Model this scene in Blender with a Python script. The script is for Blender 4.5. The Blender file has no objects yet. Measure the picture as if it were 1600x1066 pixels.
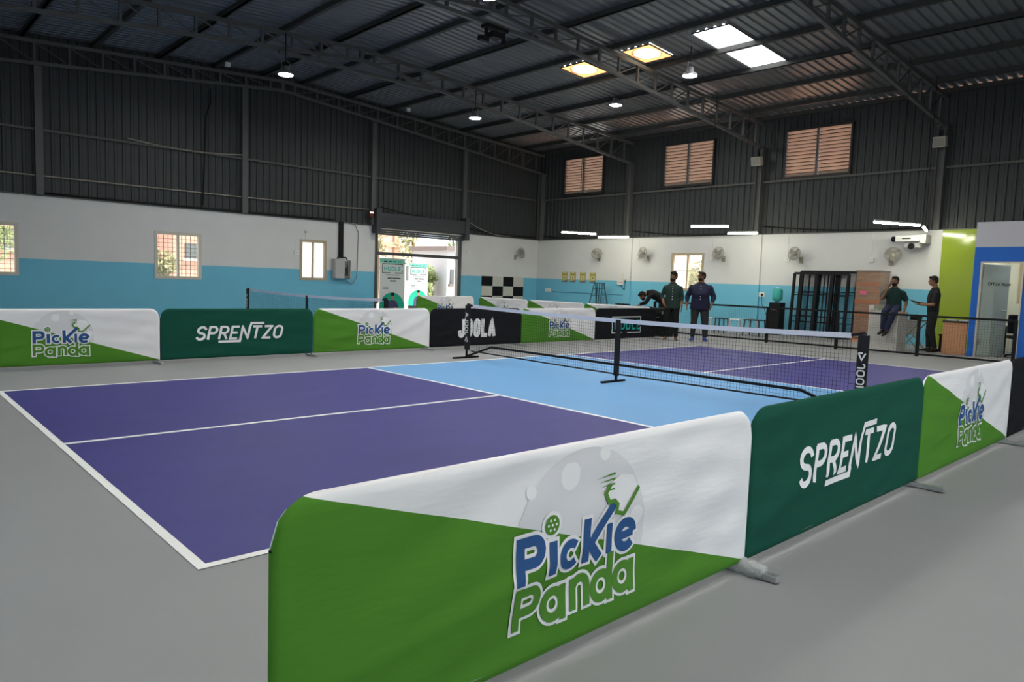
import bpy, bmesh, math, random
from math import sin, cos, pi, radians, sqrt, exp
from mathutils import Vector, Matrix
random.seed(7)
S = bpy.context.scene
COL = S.collection

# ------------------------------------------------------------------ camera, sky, sun, exposure
CAM = Vector((-1.1498, -3.3149, 1.3852))
yaw, pitch, roll, FPX = 0.8213, -0.0836, 0.0341, 1117.9
f_ = Vector((cos(yaw)*cos(pitch), sin(yaw)*cos(pitch), sin(pitch)))
r_ = Vector((sin(yaw), -cos(yaw), 0)); u_ = r_.cross(f_)
R_ = r_*cos(roll)+u_*sin(roll); U_ = u_*cos(roll)-r_*sin(roll)
cd = bpy.data.cameras.new('camera'); cam = bpy.data.objects.new('camera', cd); COL.objects.link(cam)
M = Matrix.Identity(4)
for i in range(3):
    M[i][0] = R_[i]; M[i][1] = U_[i]; M[i][2] = -f_[i]; M[i][3] = CAM[i]
cam.matrix_world = M
cd.sensor_width = 36; cd.lens = 36*FPX/1600; cd.clip_end = 300; cd.clip_start = .05
S.camera = cam

w = bpy.data.worlds.new('sky'); S.world = w; w.use_nodes = True
bg = w.node_tree.nodes['Background']
bg.inputs[0].default_value = (.86, .94, 1, 1); bg.inputs[1].default_value = 4.3
sl = bpy.data.lights.new('sun', 'SUN'); sl.energy = 14; sl.angle = radians(1.5); sl.color = (1, .93, .82)
so = bpy.data.objects.new('sun', sl); COL.objects.link(so)
so.rotation_euler = Vector((-.45, .30, -1)).to_track_quat('-Z', 'Y').to_euler()
S.view_settings.view_transform = 'Standard'; S.view_settings.look = 'None'
S.view_settings.exposure = 0.0; S.view_settings.gamma = 1.0
S.view_settings.use_curve_mapping = False
S.cycles.use_denoising = True
S.cycles.max_bounces = 8; S.cycles.diffuse_bounces = 5; S.cycles.transparent_max_bounces = 16
S.cycles.sample_clamp_indirect = 6

LAMP_E, TUBE_E = 430, 80

# ------------------------------------------------------------------ materials
MATS = {}
def mat(name, col, rough=.6, metal=0, var=0, scale=4, bump=0, bscale=30, spec=.22, emit=None, trans=None, alpha=None, stretch=None):
    if name in MATS: return MATS[name]
    m = bpy.data.materials.new(name); m.use_nodes = True; nt = m.node_tree; N = nt.nodes; L = nt.links
    b = N['Principled BSDF']
    b.inputs['Base Color'].default_value = (*col, 1); b.inputs['Roughness'].default_value = rough
    b.inputs['Metallic'].default_value = metal; b.inputs['Specular IOR Level'].default_value = spec
    tc = N.new('ShaderNodeTexCoord'); mp = N.new('ShaderNodeMapping'); L.new(tc.outputs['Object'], mp.inputs[0])
    if stretch: mp.inputs['Scale'].default_value = stretch
    if var:
        n = N.new('ShaderNodeTexNoise'); n.inputs['Scale'].default_value = scale; n.inputs['Detail'].default_value = 6
        L.new(mp.outputs[0], n.inputs['Vector'])
        mx = N.new('ShaderNodeMix'); mx.data_type = 'RGBA'
        mx.inputs['A'].default_value = (*[c*(1-var) for c in col], 1); mx.inputs['B'].default_value = (*[min(1, c*(1+var)) for c in col], 1)
        L.new(n.outputs['Fac'], mx.inputs['Factor']); L.new(mx.outputs['Result'], b.inputs['Base Color'])
    if bump:
        n2 = N.new('ShaderNodeTexNoise'); n2.inputs['Scale'].default_value = bscale; n2.inputs['Detail'].default_value = 4
        L.new(mp.outputs[0], n2.inputs['Vector'])
        bp = N.new('ShaderNodeBump'); bp.inputs['Strength'].default_value = bump; bp.inputs['Distance'].default_value = .02
        L.new(n2.outputs['Fac'], bp.inputs['Height']); L.new(bp.outputs[0], b.inputs['Normal'])
    if emit:
        b.inputs['Emission Color'].default_value = (*emit[:3], 1); b.inputs['Emission Strength'].default_value = emit[3]
    out = N['Material Output']
    if trans:   # translucent sheet
        t = N.new('ShaderNodeBsdfTranslucent'); t.inputs[0].default_value = (*col, 1)
        ms = N.new('ShaderNodeMixShader'); ms.inputs[0].default_value = trans
        L.new(b.outputs[0], ms.inputs[1]); L.new(t.outputs[0], ms.inputs[2]); L.new(ms.outputs[0], out.inputs[0])
    if alpha is not None:   # clear thin pane
        t = N.new('ShaderNodeBsdfTransparent'); t.inputs[0].default_value = (*col, 1)
        ms = N.new('ShaderNodeMixShader'); ms.inputs[0].default_value = alpha
        L.new(b.outputs[0], ms.inputs[1]); L.new(t.outputs[0], ms.inputs[2]); L.new(ms.outputs[0], out.inputs[0])
    MATS[name] = m
    return m

def split_mat(name, lo, hi, level, rough=.7, slope=0, x0=0, bump=.15, bscale=25, axis_noise=.05, stretch=None, spec=.3):
    """two paints meeting on a line z = level + slope*(x-x0) in object space"""
    if name in MATS: return MATS[name]
    m = mat(name, hi, rough, bump=bump, bscale=bscale, stretch=stretch, spec=spec); nt = m.node_tree; N = nt.nodes; L = nt.links
    tc = N.new('ShaderNodeTexCoord'); sx = N.new('ShaderNodeSeparateXYZ'); L.new(tc.outputs['Object'], sx.inputs[0])
    ma = N.new('ShaderNodeMath'); ma.operation = 'MULTIPLY_ADD'; ma.inputs[1].default_value = slope; ma.inputs[2].default_value = level-slope*x0
    L.new(sx.outputs['X'], ma.inputs[0])
    gt = N.new('ShaderNodeMath'); gt.operation = 'GREATER_THAN'; L.new(sx.outputs['Z'], gt.inputs[0]); L.new(ma.outputs[0], gt.inputs[1])
    mx = N.new('ShaderNodeMix'); mx.data_type = 'RGBA'; mx.inputs['A'].default_value = (*lo, 1); mx.inputs['B'].default_value = (*hi, 1)
    L.new(gt.outputs[0], mx.inputs['Factor'])
    n = N.new('ShaderNodeTexNoise'); n.inputs['Scale'].default_value = 1.5; n.inputs['Detail'].default_value = 8; L.new(tc.outputs['Object'], n.inputs['Vector'])
    mr = N.new('ShaderNodeMapRange'); mr.inputs[3].default_value = 1-axis_noise; mr.inputs[4].default_value = 1+axis_noise
    L.new(n.outputs['Fac'], mr.inputs[0])
    mu = N.new('ShaderNodeMix'); mu.data_type = 'RGBA'; mu.blend_type = 'MULTIPLY'; mu.inputs['Factor'].default_value = 1
    L.new(mx.outputs['Result'], mu.inputs['A']); L.new(mr.outputs[0], mu.inputs['B'])
    L.new(mu.outputs['Result'], N['Principled BSDF'].inputs['Base Color'])
    return m

floor_m = mat('grey_acrylic', (.265, .265, .272), .6, spec=.2, var=.07, scale=1.2, bump=.08, bscale=180)
purple_m = mat('purple_acrylic', (.050, .045, .205), .55, spec=.2, var=.17, scale=1.2, stretch=(1, 2.5, 1), bump=.06, bscale=180)
blue_m = mat('blue_acrylic', (.132, .325, .60), .55, spec=.2, var=.05, scale=.9, bump=.06, bscale=180)
line_m = mat('white_line_paint', (.82, .81, .79), .6, var=.04, scale=20)
wall_m = split_mat('painted_wall', (.15, .46, .62), (.62, .62, .61), 1.54)
clad_m = mat('cladding_sheet', (.046, .050, .052), .5, .05, var=.12, scale=3, spec=.2)
roof_m = mat('roof_sheet', (.135, .145, .16), .40, .3, var=.12, scale=2, spec=.5)
steel_m = mat('painted_steel', (.10, .10, .10), .5, .1, var=.1, scale=6)
purlin_m = mat('purlin_steel', (.055, .055, .052), .6, .1, var=.2, scale=6)
black_m = mat('black_paint', (.010, .010, .012), .55, spec=.15)
cable_m = mat('black_cable', (.008, .008, .008), .6)
galv_m = mat('galvanised', (.45, .45, .46), .35, .7, var=.1, scale=20)
white_m = mat('white_plastic', (.72, .72, .70), .45)
cream_m = mat('cream_plastic', (.60, .57, .50), .5)
glass_m = mat('window_glass', (1, 1, 1), .05, alpha=.92)
frost_m = mat('frosted_pane', (.93, .92, .90), .6, trans=.85)
clear_m = mat('translucent_sheet', (.95, .97, 1), .5, trans=.9)
amber_m = mat('amber_sheet', (.40, .17, .065), .5, trans=.85)
pale_amber_m = mat('pale_dome', (.95, .80, .55), .5, trans=.9)
wood_m = mat('brown_laminate', (.50, .25, .13), .5, var=.08, scale=5)

# ------------------------------------------------------------------ mesh helpers
class MB:
    def __init__(s): s.v = []; s.f = []
    def box(s, c, d, rot=None):
        c = Vector(c); n = len(s.v)
        for dx in (-.5, .5):
            for dy in (-.5, .5):
                for dz in (-.5, .5):
                    p = Vector((dx*d[0], dy*d[1], dz*d[2]))
                    if rot is not None: p = rot @ p
                    s.v.append(c+p)
        for q in ((0,1,3,2),(4,6,7,5),(0,4,5,1),(2,3,7,6),(0,2,6,4),(1,5,7,3)): s.f.append([n+i for i in q])
        return s
    def b2(s, lo, hi):
        return s.box([(a+b)/2 for a, b in zip(lo, hi)], [abs(b-a) for a, b in zip(lo, hi)])
    def bar(s, a, b, w=.05, h=None, up=(0, 0, 1)):
        a = Vector(a); b = Vector(b); h = h or w; d = (b-a); L = d.length; d.normalize()
        up = Vector(up)
        if abs(d.dot(up)) > .98: up = Vector((0, 1, 0))
        x = d.cross(up).normalized(); z = x.cross(d)
        R = Matrix((x, d, z)).transposed()
        return s.box((a+b)/2, (w, L, h), R)
    def tube(s, pts, r, n=8, cap=True):
        pts = [Vector(p) for p in pts]; rr = r if isinstance(r, (list, tuple)) else [r]*len(pts)
        base = len(s.v); px = None
        for i, p in enumerate(pts):
            t = (pts[min(i+1, len(pts)-1)]-pts[max(i-1, 0)]).normalized()
            if px is None:
                px = t.orthogonal().normalized()
            px = (px - t*px.dot(t)).normalized(); py = t.cross(px)
            for k in range(n):
                a = 2*pi*k/n; s.v.append(p+px*cos(a)*rr[i]+py*sin(a)*rr[i])
        for i in range(len(pts)-1):
            for k in range(n):
                s.f.append([base+i*n+k, base+i*n+(k+1) % n, base+(i+1)*n+(k+1) % n, base+(i+1)*n+k])
        if cap:
            s.f.append([base+k for k in range(n)][::-1]); s.f.append([base+(len(pts)-1)*n+k for k in range(n)])
        return s
    def lathe(s, prof, c=(0, 0, 0), n=20, R=None, cap=True):
        base = len(s.v); c = Vector(c)
        for (r, z) in prof:
            for k in range(n):
                p = Vector((r*cos(2*pi*k/n), r*sin(2*pi*k/n), z))
                s.v.append(c+(R @ p if R is not None else p))
        for i in range(len(prof)-1):
            for k in range(n):
                s.f.append([base+i*n+k, base+i*n+(k+1) % n, base+(i+1)*n+(k+1) % n, base+(i+1)*n+k])
        if cap: s.f.append([base+k for k in range(n)][::-1]); s.f.append([base+(len(prof)-1)*n+k for k in range(n)])
        return s
    def loft(s, secs, n=16):
        """secs: (centre, lateral axis, other axis, rx, ry)"""
        base = len(s.v)
        for c, ax, ay, rx, ry in secs:
            c = Vector(c); ax = Vector(ax); ay = Vector(ay)
            for k in range(n):
                a = 2*pi*k/n; s.v.append(c+ax*cos(a)*rx+ay*sin(a)*ry)
        for i in range(len(secs)-1):
            for k in range(n):
                s.f.append([base+i*n+k, base+i*n+(k+1) % n, base+(i+1)*n+(k+1) % n, base+(i+1)*n+k])
        s.f.append([base+k for k in range(n)][::-1]); s.f.append([base+(len(secs)-1)*n+k for k in range(n)])
        return s
    def ell(s, c, r, R=None, nu=14, nv=9):
        prof = [(sin(pi*(j+.001)/nv), -cos(pi*j/nv)) for j in range(nv+1)]
        D = Matrix.Diagonal(Vector(r)); T = (R @ D) if R is not None else D
        return s.lathe([(max(a, .002), z) for a, z in prof], c, nu, T)
    def quad(s, *p):
        n = len(s.v); s.v += [Vector(q) for q in p]; s.f.append(list(range(n, n+len(p)))); return s
    def build(s, name, m, parent=None, smooth=False, bevel=0, loc=None):
        me = bpy.data.meshes.new(name); me.from_pydata([tuple(v) for v in s.v], [], s.f); me.update()
        bm = bmesh.new(); bm.from_mesh(me); bmesh.ops.recalc_face_normals(bm, faces=bm.faces)
        if bevel: bmesh.ops.bevel(bm, geom=list(bm.edges), offset=bevel, segments=2, affect='EDGES', profile=.5)
        bm.to_mesh(me); bm.free()
        if smooth:
            for p in me.polygons: p.use_smooth = True
        me.materials.append(m)
        o = bpy.data.objects.new(name, me); COL.objects.link(o)
        if parent: o.parent = parent
        if loc: o.location = loc
        return o

def tag(o, label, cat, group=None, kind=None):
    o['label'] = label; o['category'] = cat
    if group: o['group'] = group
    if kind: o['kind'] = kind
    return o
def empty(name, loc, label, cat, group=None, rz=0, kind=None):
    o = bpy.data.objects.new(name, None); COL.objects.link(o); o.location = loc; o.rotation_euler = (0, 0, rz)
    o.empty_display_size = .1
    return tag(o, label, cat, group, kind)
def copy_tree(o, parent=None):
    c = o.copy(); COL.objects.link(c); c.parent = parent
    for ch in list(o.children): copy_tree(ch, c)
    return c
ORD = ['first', 'second', 'third', 'fourth', 'fifth', 'sixth', 'seventh', 'eighth', 'ninth']

# ------------------------------------------------------------------ room dimensions
XL, XR, YN, YF = -2.75, 20.7, -7.1, 18.74
ZW, XRIDGE, SL = 3.16, 9.0, .058
def roofz(x): return 7.57-SL*abs(x-XRIDGE)
ZEAVE = roofz(XR)

# floor and painted court
fl = MB().b2((XL-.2, YN-.2, -.15), (XR+.2, YF+.2, 0)).build('floor', floor_m)
tag(fl, 'grey painted sports hall floor around the court', 'floor', kind='structure')
def court(dx, dy, L=13.66, W=6.096, K=4.578):
    def pl(n, x0, y0, x1, y1, m, z):
        return MB().b2((dx+x0, dy+y0, .0005), (dx+x1, dy+y1, z)).build(n, m, fl)
    pl('service_court', 0, 0, K, W, purple_m, .0025); pl('service_court', L-K, 0, L, W, purple_m, .0025)
    pl('kitchen_zone', K, 0, L-K, W, blue_m, .0025)
    l = .05
    for a in ((0, 0, l, W), (L-l, 0, L, W), (l, 0, L-l, l), (l, W-l, L-l, W), (K, l, K+l, W-l), (L-K-l, l, L-K, W-l),
              (l, W/2-l/2, K, W/2+l/2), (L-K, W/2-l/2, L-l, W/2+l/2)):
        pl('court_line', *a, line_m, .0045)
court(0, 0)
court(-.15, 9.1)

# walls
def grid_wall(name, axis, pos, th, a0, a1, z1, holes, label, z0=0):
    A = sorted({a0, a1, *[h[0] for h in holes], *[h[1] for h in holes]}); Z = sorted({z0, z1, *[h[2] for h in holes], *[h[3] for h in holes]})
    m = MB()
    for i in range(len(A)-1):
        for j in range(len(Z)-1):
            ca = (A[i]+A[i+1])/2; cz = (Z[j]+Z[j+1])/2
            if any(h[0] < ca < h[1] and h[2] < cz < h[3] for h in holes): continue
            if axis == 'x': m.b2((A[i], pos, Z[j]), (A[i+1], pos+th, Z[j+1]))
            else: m.b2((pos, A[i], Z[j]), (pos+th, A[i+1], Z[j+1]))
    return tag(m.build(name, wall_m), label, 'wall', kind='structure')
W0, W1, W2 = (.80, 2.04, 1.14, 2.40), (5.35, 6.58, 1.15, 2.43), (9.79, 10.67, 1.23, 2.48)
DOOR = (12.63, 16.46, 0, ZW)
WR = (10.56, 11.82, 1.29, 2.55)
wl = grid_wall('wall_left', 'x', YF, .2, XL, XR+.2, ZW, [W0, W1, W2, DOOR], 'long gable wall, white above and blue below, with windows and roller shutter doorway')
wr = grid_wall('wall_right', 'y', XR, .2, YN, YF, ZW, [WR, (.30, 1.30, 1.27, 2.43)], 'far side wall, white over blue, with fans and posters')
wn = grid_wall('wall_near', 'y', XL-.2, .2, YN, YF, ZW, [(0, 2, 1.1, 2.4), (6, 8, 1.1, 2.4), (12, 14, 1.1, 2.4)], 'side wall behind the camera, white over blue')
wb = grid_wall('wall_back', 'x', YN-.2, .2, XL, XR, ZW, [(1.5, 6.0, 0, 2.7)], 'gable wall behind the camera, white over blue')
for y in (13.8, 8.55, 3.3):
    MB().b2((XR-.06, y-.16, 0), (XR+.01, y+.16, ZW)).build('pilaster', wall_m, wr)
for nm, par, lo, hi in (('coping', wl, (XL, YF-.04, ZW), (DOOR[0], YF+.2, ZW+.03)), ('coping', wl, (DOOR[1], YF-.04, ZW), (XR, YF+.2, ZW+.03)), ('coping', wr, (XR-.04, YN, ZW), (XR+.2, YF, ZW+.03))):
    MB().b2(lo, hi).build(nm, steel_m, par)

# corrugated cladding above the masonry
def prof(a0, a1, pitch=.21, d=.03):
    """trapezoid rib profile on one common grid, so that neighbouring sheets line up: list of (a, depth)"""
    k0 = math.floor((a0+50)/pitch)*pitch-50; o = []; T = ((0, 0), (.12, 0), (.135, d), (.19, d), (pitch, 0))
    def dep(a):
        t = (a+50) % pitch
        for (t0, h0), (t1, h1) in zip(T, T[1:]):
            if t0 <= t <= t1: return h0+(h1-h0)*(t-t0)/(t1-t0)
        return 0
    a = k0; o.append((a0, dep(a0)))
    while a < a1:
        for t, h in T[:-1]:
            if a0+1e-4 < a+t < a1-1e-4: o.append((a+t, h))
        a += pitch
    o.append((a1, dep(a1))); return o
def clad(name, par, axis, pos, sgn, spans):
    m = MB()
    for a0, a1, zb, zt in spans:
        p = prof(a0, a1); n = len(m.v)
        for a, h in p:
            for z in (zb, zt(a) if callable(zt) else zt):
                m.v.append(Vector((a, pos+sgn*h, z)) if axis == 'x' else Vector((pos+sgn*h, a, z)))
        for i in range(len(p)-1):
            m.f.append([n+2*i, n+2*i+1, n+2*i+3, n+2*i+2])
    return m.build(name, clad_m, par)
clad('upper_cladding', wl, 'x', YF+.02, -1, [(XL, DOOR[0], ZW, lambda x: roofz(x)+.045), (DOOR[0], DOOR[1], ZW+.1, lambda x: roofz(x)+.045), (DOOR[1], XR+.1, ZW, lambda x: roofz(x)+.045)])
LV = [(15.17, 17.29, 4.93, 6.45), (10.30, 12.38, 4.90, 6.46), (5.71, 7.80, 4.85, 6.40)]
sp = []; cur = YN
for a, b, c, d in sorted(LV):
    sp += [(cur, a, ZW, ZEAVE-.02), (a, b, ZW, c), (a, b, d, ZEAVE-.02)]; cur = b
sp.append((cur, YF+.1, ZW, ZEAVE-.02))
clad('upper_cladding', wr, 'y', XR+.02, -1, sp)
clad('upper_cladding', wn, 'y', XL-.02, 1, [(YN, YF, ZW, ZEAVE-.02)])
clad('upper_cladding', wb, 'x', YN-.02, 1, [(XL, XR, ZW, lambda x: roofz(x)+.045)])

# roof: trapezoid sheets running down the slope, with gaps for rooflights
SKY = (13.55, 16.52, 5.68, 6.67); AMB = [(13.5, 14.5, 9.95, 10.86), (13.5, 14.5, 7.83, 8.72)]
def roof_strip(m, x0, x1, y0, y1):
    p = prof(y0, y1, .22, .035); n = len(m.v)
    for y, h in p:
        for x in (x0, x1): m.v.append(Vector((x, y, roofz(x)+h)))
    for i in range(len(p)-1): m.f.append([n+2*i, n+2*i+1, n+2*i+3, n+2*i+2])
rf = MB()
roof_strip(rf, XL-.3, XRIDGE, YN-.3, YF+.3)
roof_strip(rf, XRIDGE, 13.5, YN-.3, YF+.3)
holes = [(*AMB[1][2:],), (*AMB[0][2:],)]
roof_strip(rf, 13.5, 13.55, YN-.3, AMB[1][2]); roof_strip(rf, 13.55, 14.5, YN-.3, SKY[2]); roof_strip(rf, 13.55, 14.5, SKY[3], AMB[1][2])
roof_strip(rf, 13.5, 14.5, AMB[1][3], AMB[0][2]); roof_strip(rf, 13.5, 14.5, AMB[0][3], YF+.3)
roof_strip(rf, 14.5, 16.52, YN-.3, SKY[2]); roof_strip(rf, 14.5, 16.52, SKY[3], YF+.3)
roof_strip(rf, 16.52, XR+.3, YN-.3, YF+.3)
ceil = tag(rf.build('ceiling', roof_m), 'low pitched ribbed metal roof seen from below', 'ceiling', kind='structure')
# ridge cap closing the top
MB().b2((XRIDGE-.25, YN-.3, roofz(XRIDGE)+.03), (XRIDGE+.25, YF+.3, roofz(XRIDGE)+.06)).build('ridge_cap', roof_m, ceil)

def sheet(name, x0, x1, y0, y1, m, label, hole=None):
    t = empty(name, ((x0+x1)/2, (y0+y1)/2, roofz((x0+x1)/2)), label, 'rooflight', 'rooflights in the right roof slope')
    inv = -Vector(t.location)
    g = MB()
    if hole:        # sheet with a round opening for the dome
        n = 48; hx = (x1-x0)/2; hy = (y1-y0)/2; tl = math.atan(-SL)
        for k in range(n):
            a = 2*pi*k/n; c_, s_ = cos(a), sin(a); q = 1/max(abs(c_)/hx, abs(s_)/hy)
            rib = .012*sin(s_*q*2*pi/.11)
            g.v += [Vector((c_*q, s_*q, -SL*c_*q+rib)), Vector((c_*.36, s_*.36, -SL*c_*.36))]
        for k in range(n): g.f.append([2*k, 2*k+1, (2*k+3) % (2*n), (2*k+2) % (2*n)])
    else:
        p = prof(y0, y1, .22, .035)
        for y, h in p:
            for x in (x0, x1): g.v.append(Vector((x, y, roofz(x)+h+.004))+inv)
        for i in range(len(p)-1): g.f.append([2*i, 2*i+1, 2*i+3, 2*i+2])
    g.build('sheet', m, t)
    fr = MB()
    for a, b in (((x0, y0), (x1, y0)), ((x0, y1), (x1, y1)), ((x0, y0), (x0, y1)), ((x1, y0), (x1, y1))):
        fr.bar(Vector((*a, roofz(a[0])-.01))+inv, Vector((*b, roofz(b[0])-.01))+inv, .025)
    fr.build('edge_trim', steel_m, t)
    if hole:
        d = MB(); d.lathe([(.38, .02), (.36, .10), (.25, .16), (.003, .19)], (0, 0, 0), 28, None, False).build('dome', pale_amber_m, t, True)
        MB().lathe([(.345, -.02), (.36, -.028), (.375, -.02), (.36, -.01)], (0, 0, 0), 28, None, False).build('ring', amber_m, t, True)
    return t
sheet('skylight', SKY[0], 15.03, SKY[2], SKY[3], clear_m, 'clear white rooflight sheet above the purlin, upper of the bright pair')
sheet('skylight', 15.03, SKY[1], SKY[2], SKY[3], clear_m, 'clear white rooflight sheet below the purlin, lower of the bright pair')
sheet('roof_vent', *AMB[0], amber_m, 'amber square roof vent with round pale dome, farther from the bright skylight', True)
sheet('roof_vent', *AMB[1], amber_m, 'amber square roof vent with round pale dome, next to the bright skylight', True)

# purlins
PX = [(9.72, 'r'), (11.35, 'r'), (13.02, 'r'), (14.72, 'r'), (16.32, 'r'), (17.93, 'r'), (19.6, 'r'), (20.55, 'r'), (8.4, 'l'), (6.95, 'l'), (5.42, 'l'), (3.8, 'l'), (2.23, 'l'), (.65, 'l'), (-.95, 'l')]
nr = nl = 0
for x, sd in PX:
    if sd == 'r': lab = 'dark steel purlin on the right roof slope, %s down from the ridge' % ORD[nr]; nr += 1
    else: lab = 'dark steel purlin on the left roof slope, %s down from the ridge' % ORD[nl]; nl += 1
    z = roofz(x)
    p = MB().b2((x-.03, YN, z-.125), (x+.03, YF, z-.003)); p.b2((x-.03, YN, z-.125), (x+.07, YF, z-.115))
    tag(p.build('roof_purlin', purlin_m), lab, 'purlin', 'roof purlins')

# trusses
def tz(x): return 7.39-SL*abs(x-XRIDGE)-.05            # top chord centre
def bz(x): return 7.06-.098*abs(x-XRIDGE)-.0          # bottom chord centre
def truss(y, label, tie=True):
    t = empty('roof_truss', (XRIDGE, y, 7.4), label, 'truss', 'roof trusses')
    o = Vector((-XRIDGE, -y, -7.4))
    e = 11.62
    for sg in (-1, 1):
        xe = XRIDGE+sg*e
        MB().bar(Vector((XRIDGE, y, tz(XRIDGE)))+o, Vector((xe, y, tz(xe)))+o, .09, .09).build('top_chord', steel_m, t)
        MB().bar(Vector((XRIDGE, y, bz(XRIDGE)))+o, Vector((xe, y, bz(xe)))+o, .09, .08).build('bottom_chord', steel_m, t)
        k = 0; px = None; x = XRIDGE+sg*.4
        while abs(x-XRIDGE) < e:
            MB().bar(Vector((x, y, bz(x)))+o, Vector((x, y, tz(x)))+o, .06).build('web_post', steel_m, t)
            if px is not None: MB().bar(Vector((px, y, bz(px)+.03))+o, Vector((x, y, tz(x)-.03))+o, .028).build('web_brace', steel_m, t)
            px = x; x += sg*.767
    MB().bar(Vector((XRIDGE, y, bz(XRIDGE)-.06))+o, Vector((XRIDGE, y, tz(XRIDGE)+.05))+o, .1).build('ridge_post', steel_m, t)
    if tie:
        MB().bar(Vector((6.7, y-.04, 6.74))+o, Vector((11.3, y-.04, 6.74))+o, .09, .08).build('tie_beam', steel_m, t)
        for x in (7.8, 10.2): MB().bar(Vector((x, y, 6.74))+o, Vector((x, y, bz(x)))+o, .06).build('hanger', steel_m, t)
    return t
truss(18.48, 'steel lattice truss against the gable wall above the doorway', False)
truss(13.8, 'steel lattice truss carrying two hanging lamps, next to the gable wall')
truss(8.55, 'steel lattice truss beside the two amber roof vents')
truss(3.3, 'steel lattice truss nearest the camera, ending above the green wall panel')

# columns and girts
for y, lab in ((18.5, 'grey steel column in the far corner of the hall'), (13.8, 'grey steel column between the first two louvre windows'),
               (8.55, 'grey steel column between the second and third louvre windows'), (3.3, 'grey steel column above the green wall panel')):
    c = MB().b2((XR-.24, y-.10, ZW+.02), (XR-.01, y-.085, bz(20.5))).b2((XR-.24, y+.085, ZW+.02), (XR-.01, y+.10, bz(20.5))).b2((XR-.14, y-.085, ZW+.02), (XR-.12, y+.085, bz(20.5)))
    c.b2((XR-.26, y-.13, bz(20.5)-.03), (XR-.01, y+.13, bz(20.5)))
    tag(c.build('steel_column', steel_m), lab, 'column', 'hall columns')
for x, lab in ((2.55, 'grey steel wall post above the leftmost window'), (7.87, 'grey steel wall post between the gridded window and the frosted window'),
               (12.42, 'grey steel wall post left of the roller shutter'), (16.5, 'grey steel wall post right of the roller shutter')):
    tag(MB().b2((x-.085, YF-.16, ZW+.02), (x+.085, YF-.03, bz(x)+.1)).build('wall_post', steel_m), lab, 'post', 'gable wall posts')
girt_m = mat('girt_steel', (.10, .098, .092), .6, var=.1)
def girt(a, b, lab): tag(MB().bar(a, b, .05, .06).build('wall_girt', girt_m), lab, 'girt', 'wall girts')
gy = YF-.06
girt((XL, gy, 4.83), (XR-.3, gy, 4.83), 'upper horizontal rail on the gable wall cladding')
girt((XR-.06, YN, 4.83), (XR-.06, YF-.3, 4.83), 'horizontal rail on the right wall cladding under the louvres')
def cable(name, pts, r, lab, m=cable_m, cat='cable', group=None):
    return tag(MB().tube(pts, r, 6).build(name, m, smooth=True), lab, cat, group)
def sag(a, b, s, n=12):
    a = Vector(a); b = Vector(b)
    return [a.lerp(b, i/n)-Vector((0, 0, s*4*(i/n)*(1-i/n))) for i in range(n+1)]
pipe_m = mat('pale_pipe', (.32, .29, .24), .5)
cable('conduit_pipe', sag((4.6, YF-.13, 4.93), (7.8, YF-.13, 4.93), .10), .018, 'pale pipe sagging along the upper gable rail', pipe_m, 'pipe')
cable('conduit_pipe', sag((XL, YF-.05, 3.70), (12.3, YF-.05, 3.70), .03), .02, 'thin pale pipe running low along the gable cladding', pipe_m, 'pipe')
cable('wall_cable', [(6.85, YF-.1, 6.7), (6.86, YF-.1, 6.3), (6.72, YF-.1, 5.9), (6.68, YF-.1, 4.5), (6.62, YF-.1, 3.3)], .02, 'black cable hanging down the gable cladding')
cable('wall_cable', sag((2.6, YF-.07, 3.24), (10.9, YF-.07, 3.24), .02), .025, 'black cable lying along the top of the gable wall')
cable('wall_cable', sag((12.7, YF-.18, 3.83), (16.4, YF-.18, 3.62), .10), .02, 'black cable drooping across the roller shutter housing')
cable('wall_cable', sag((16.5, YF-.12, 3.75), (19.2, YF-.10, 3.26), .22), .014, 'pale cable drooping from shutter corner to the hall corner', pipe_m)
cable('wall_cable', sag((16.6, YF-.1, 3.4), (20.4, YF-.1, 3.28), .08), .025, 'black cable along the wall top right of the shutter')
yy = [18.3, 13.95, 13.65, 8.7, 8.4, 3.5]
cable('wall_cable', sag((20.6, 18.3, 3.34), (20.6, 14.0, 3.24), .10), .02, 'black cable along the right wall top near the hall corner')
cable('wall_cable', sag((20.6, 13.6, 3.42), (20.6, 8.75, 3.24), .12), .02, 'black cable along the right wall top behind the standing men')
cable('wall_cable', sag((20.6, 8.35, 3.42), (20.6, 3.5, 3.24), .1), .02, 'black cable along the right wall top above the steel grilles')

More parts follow.
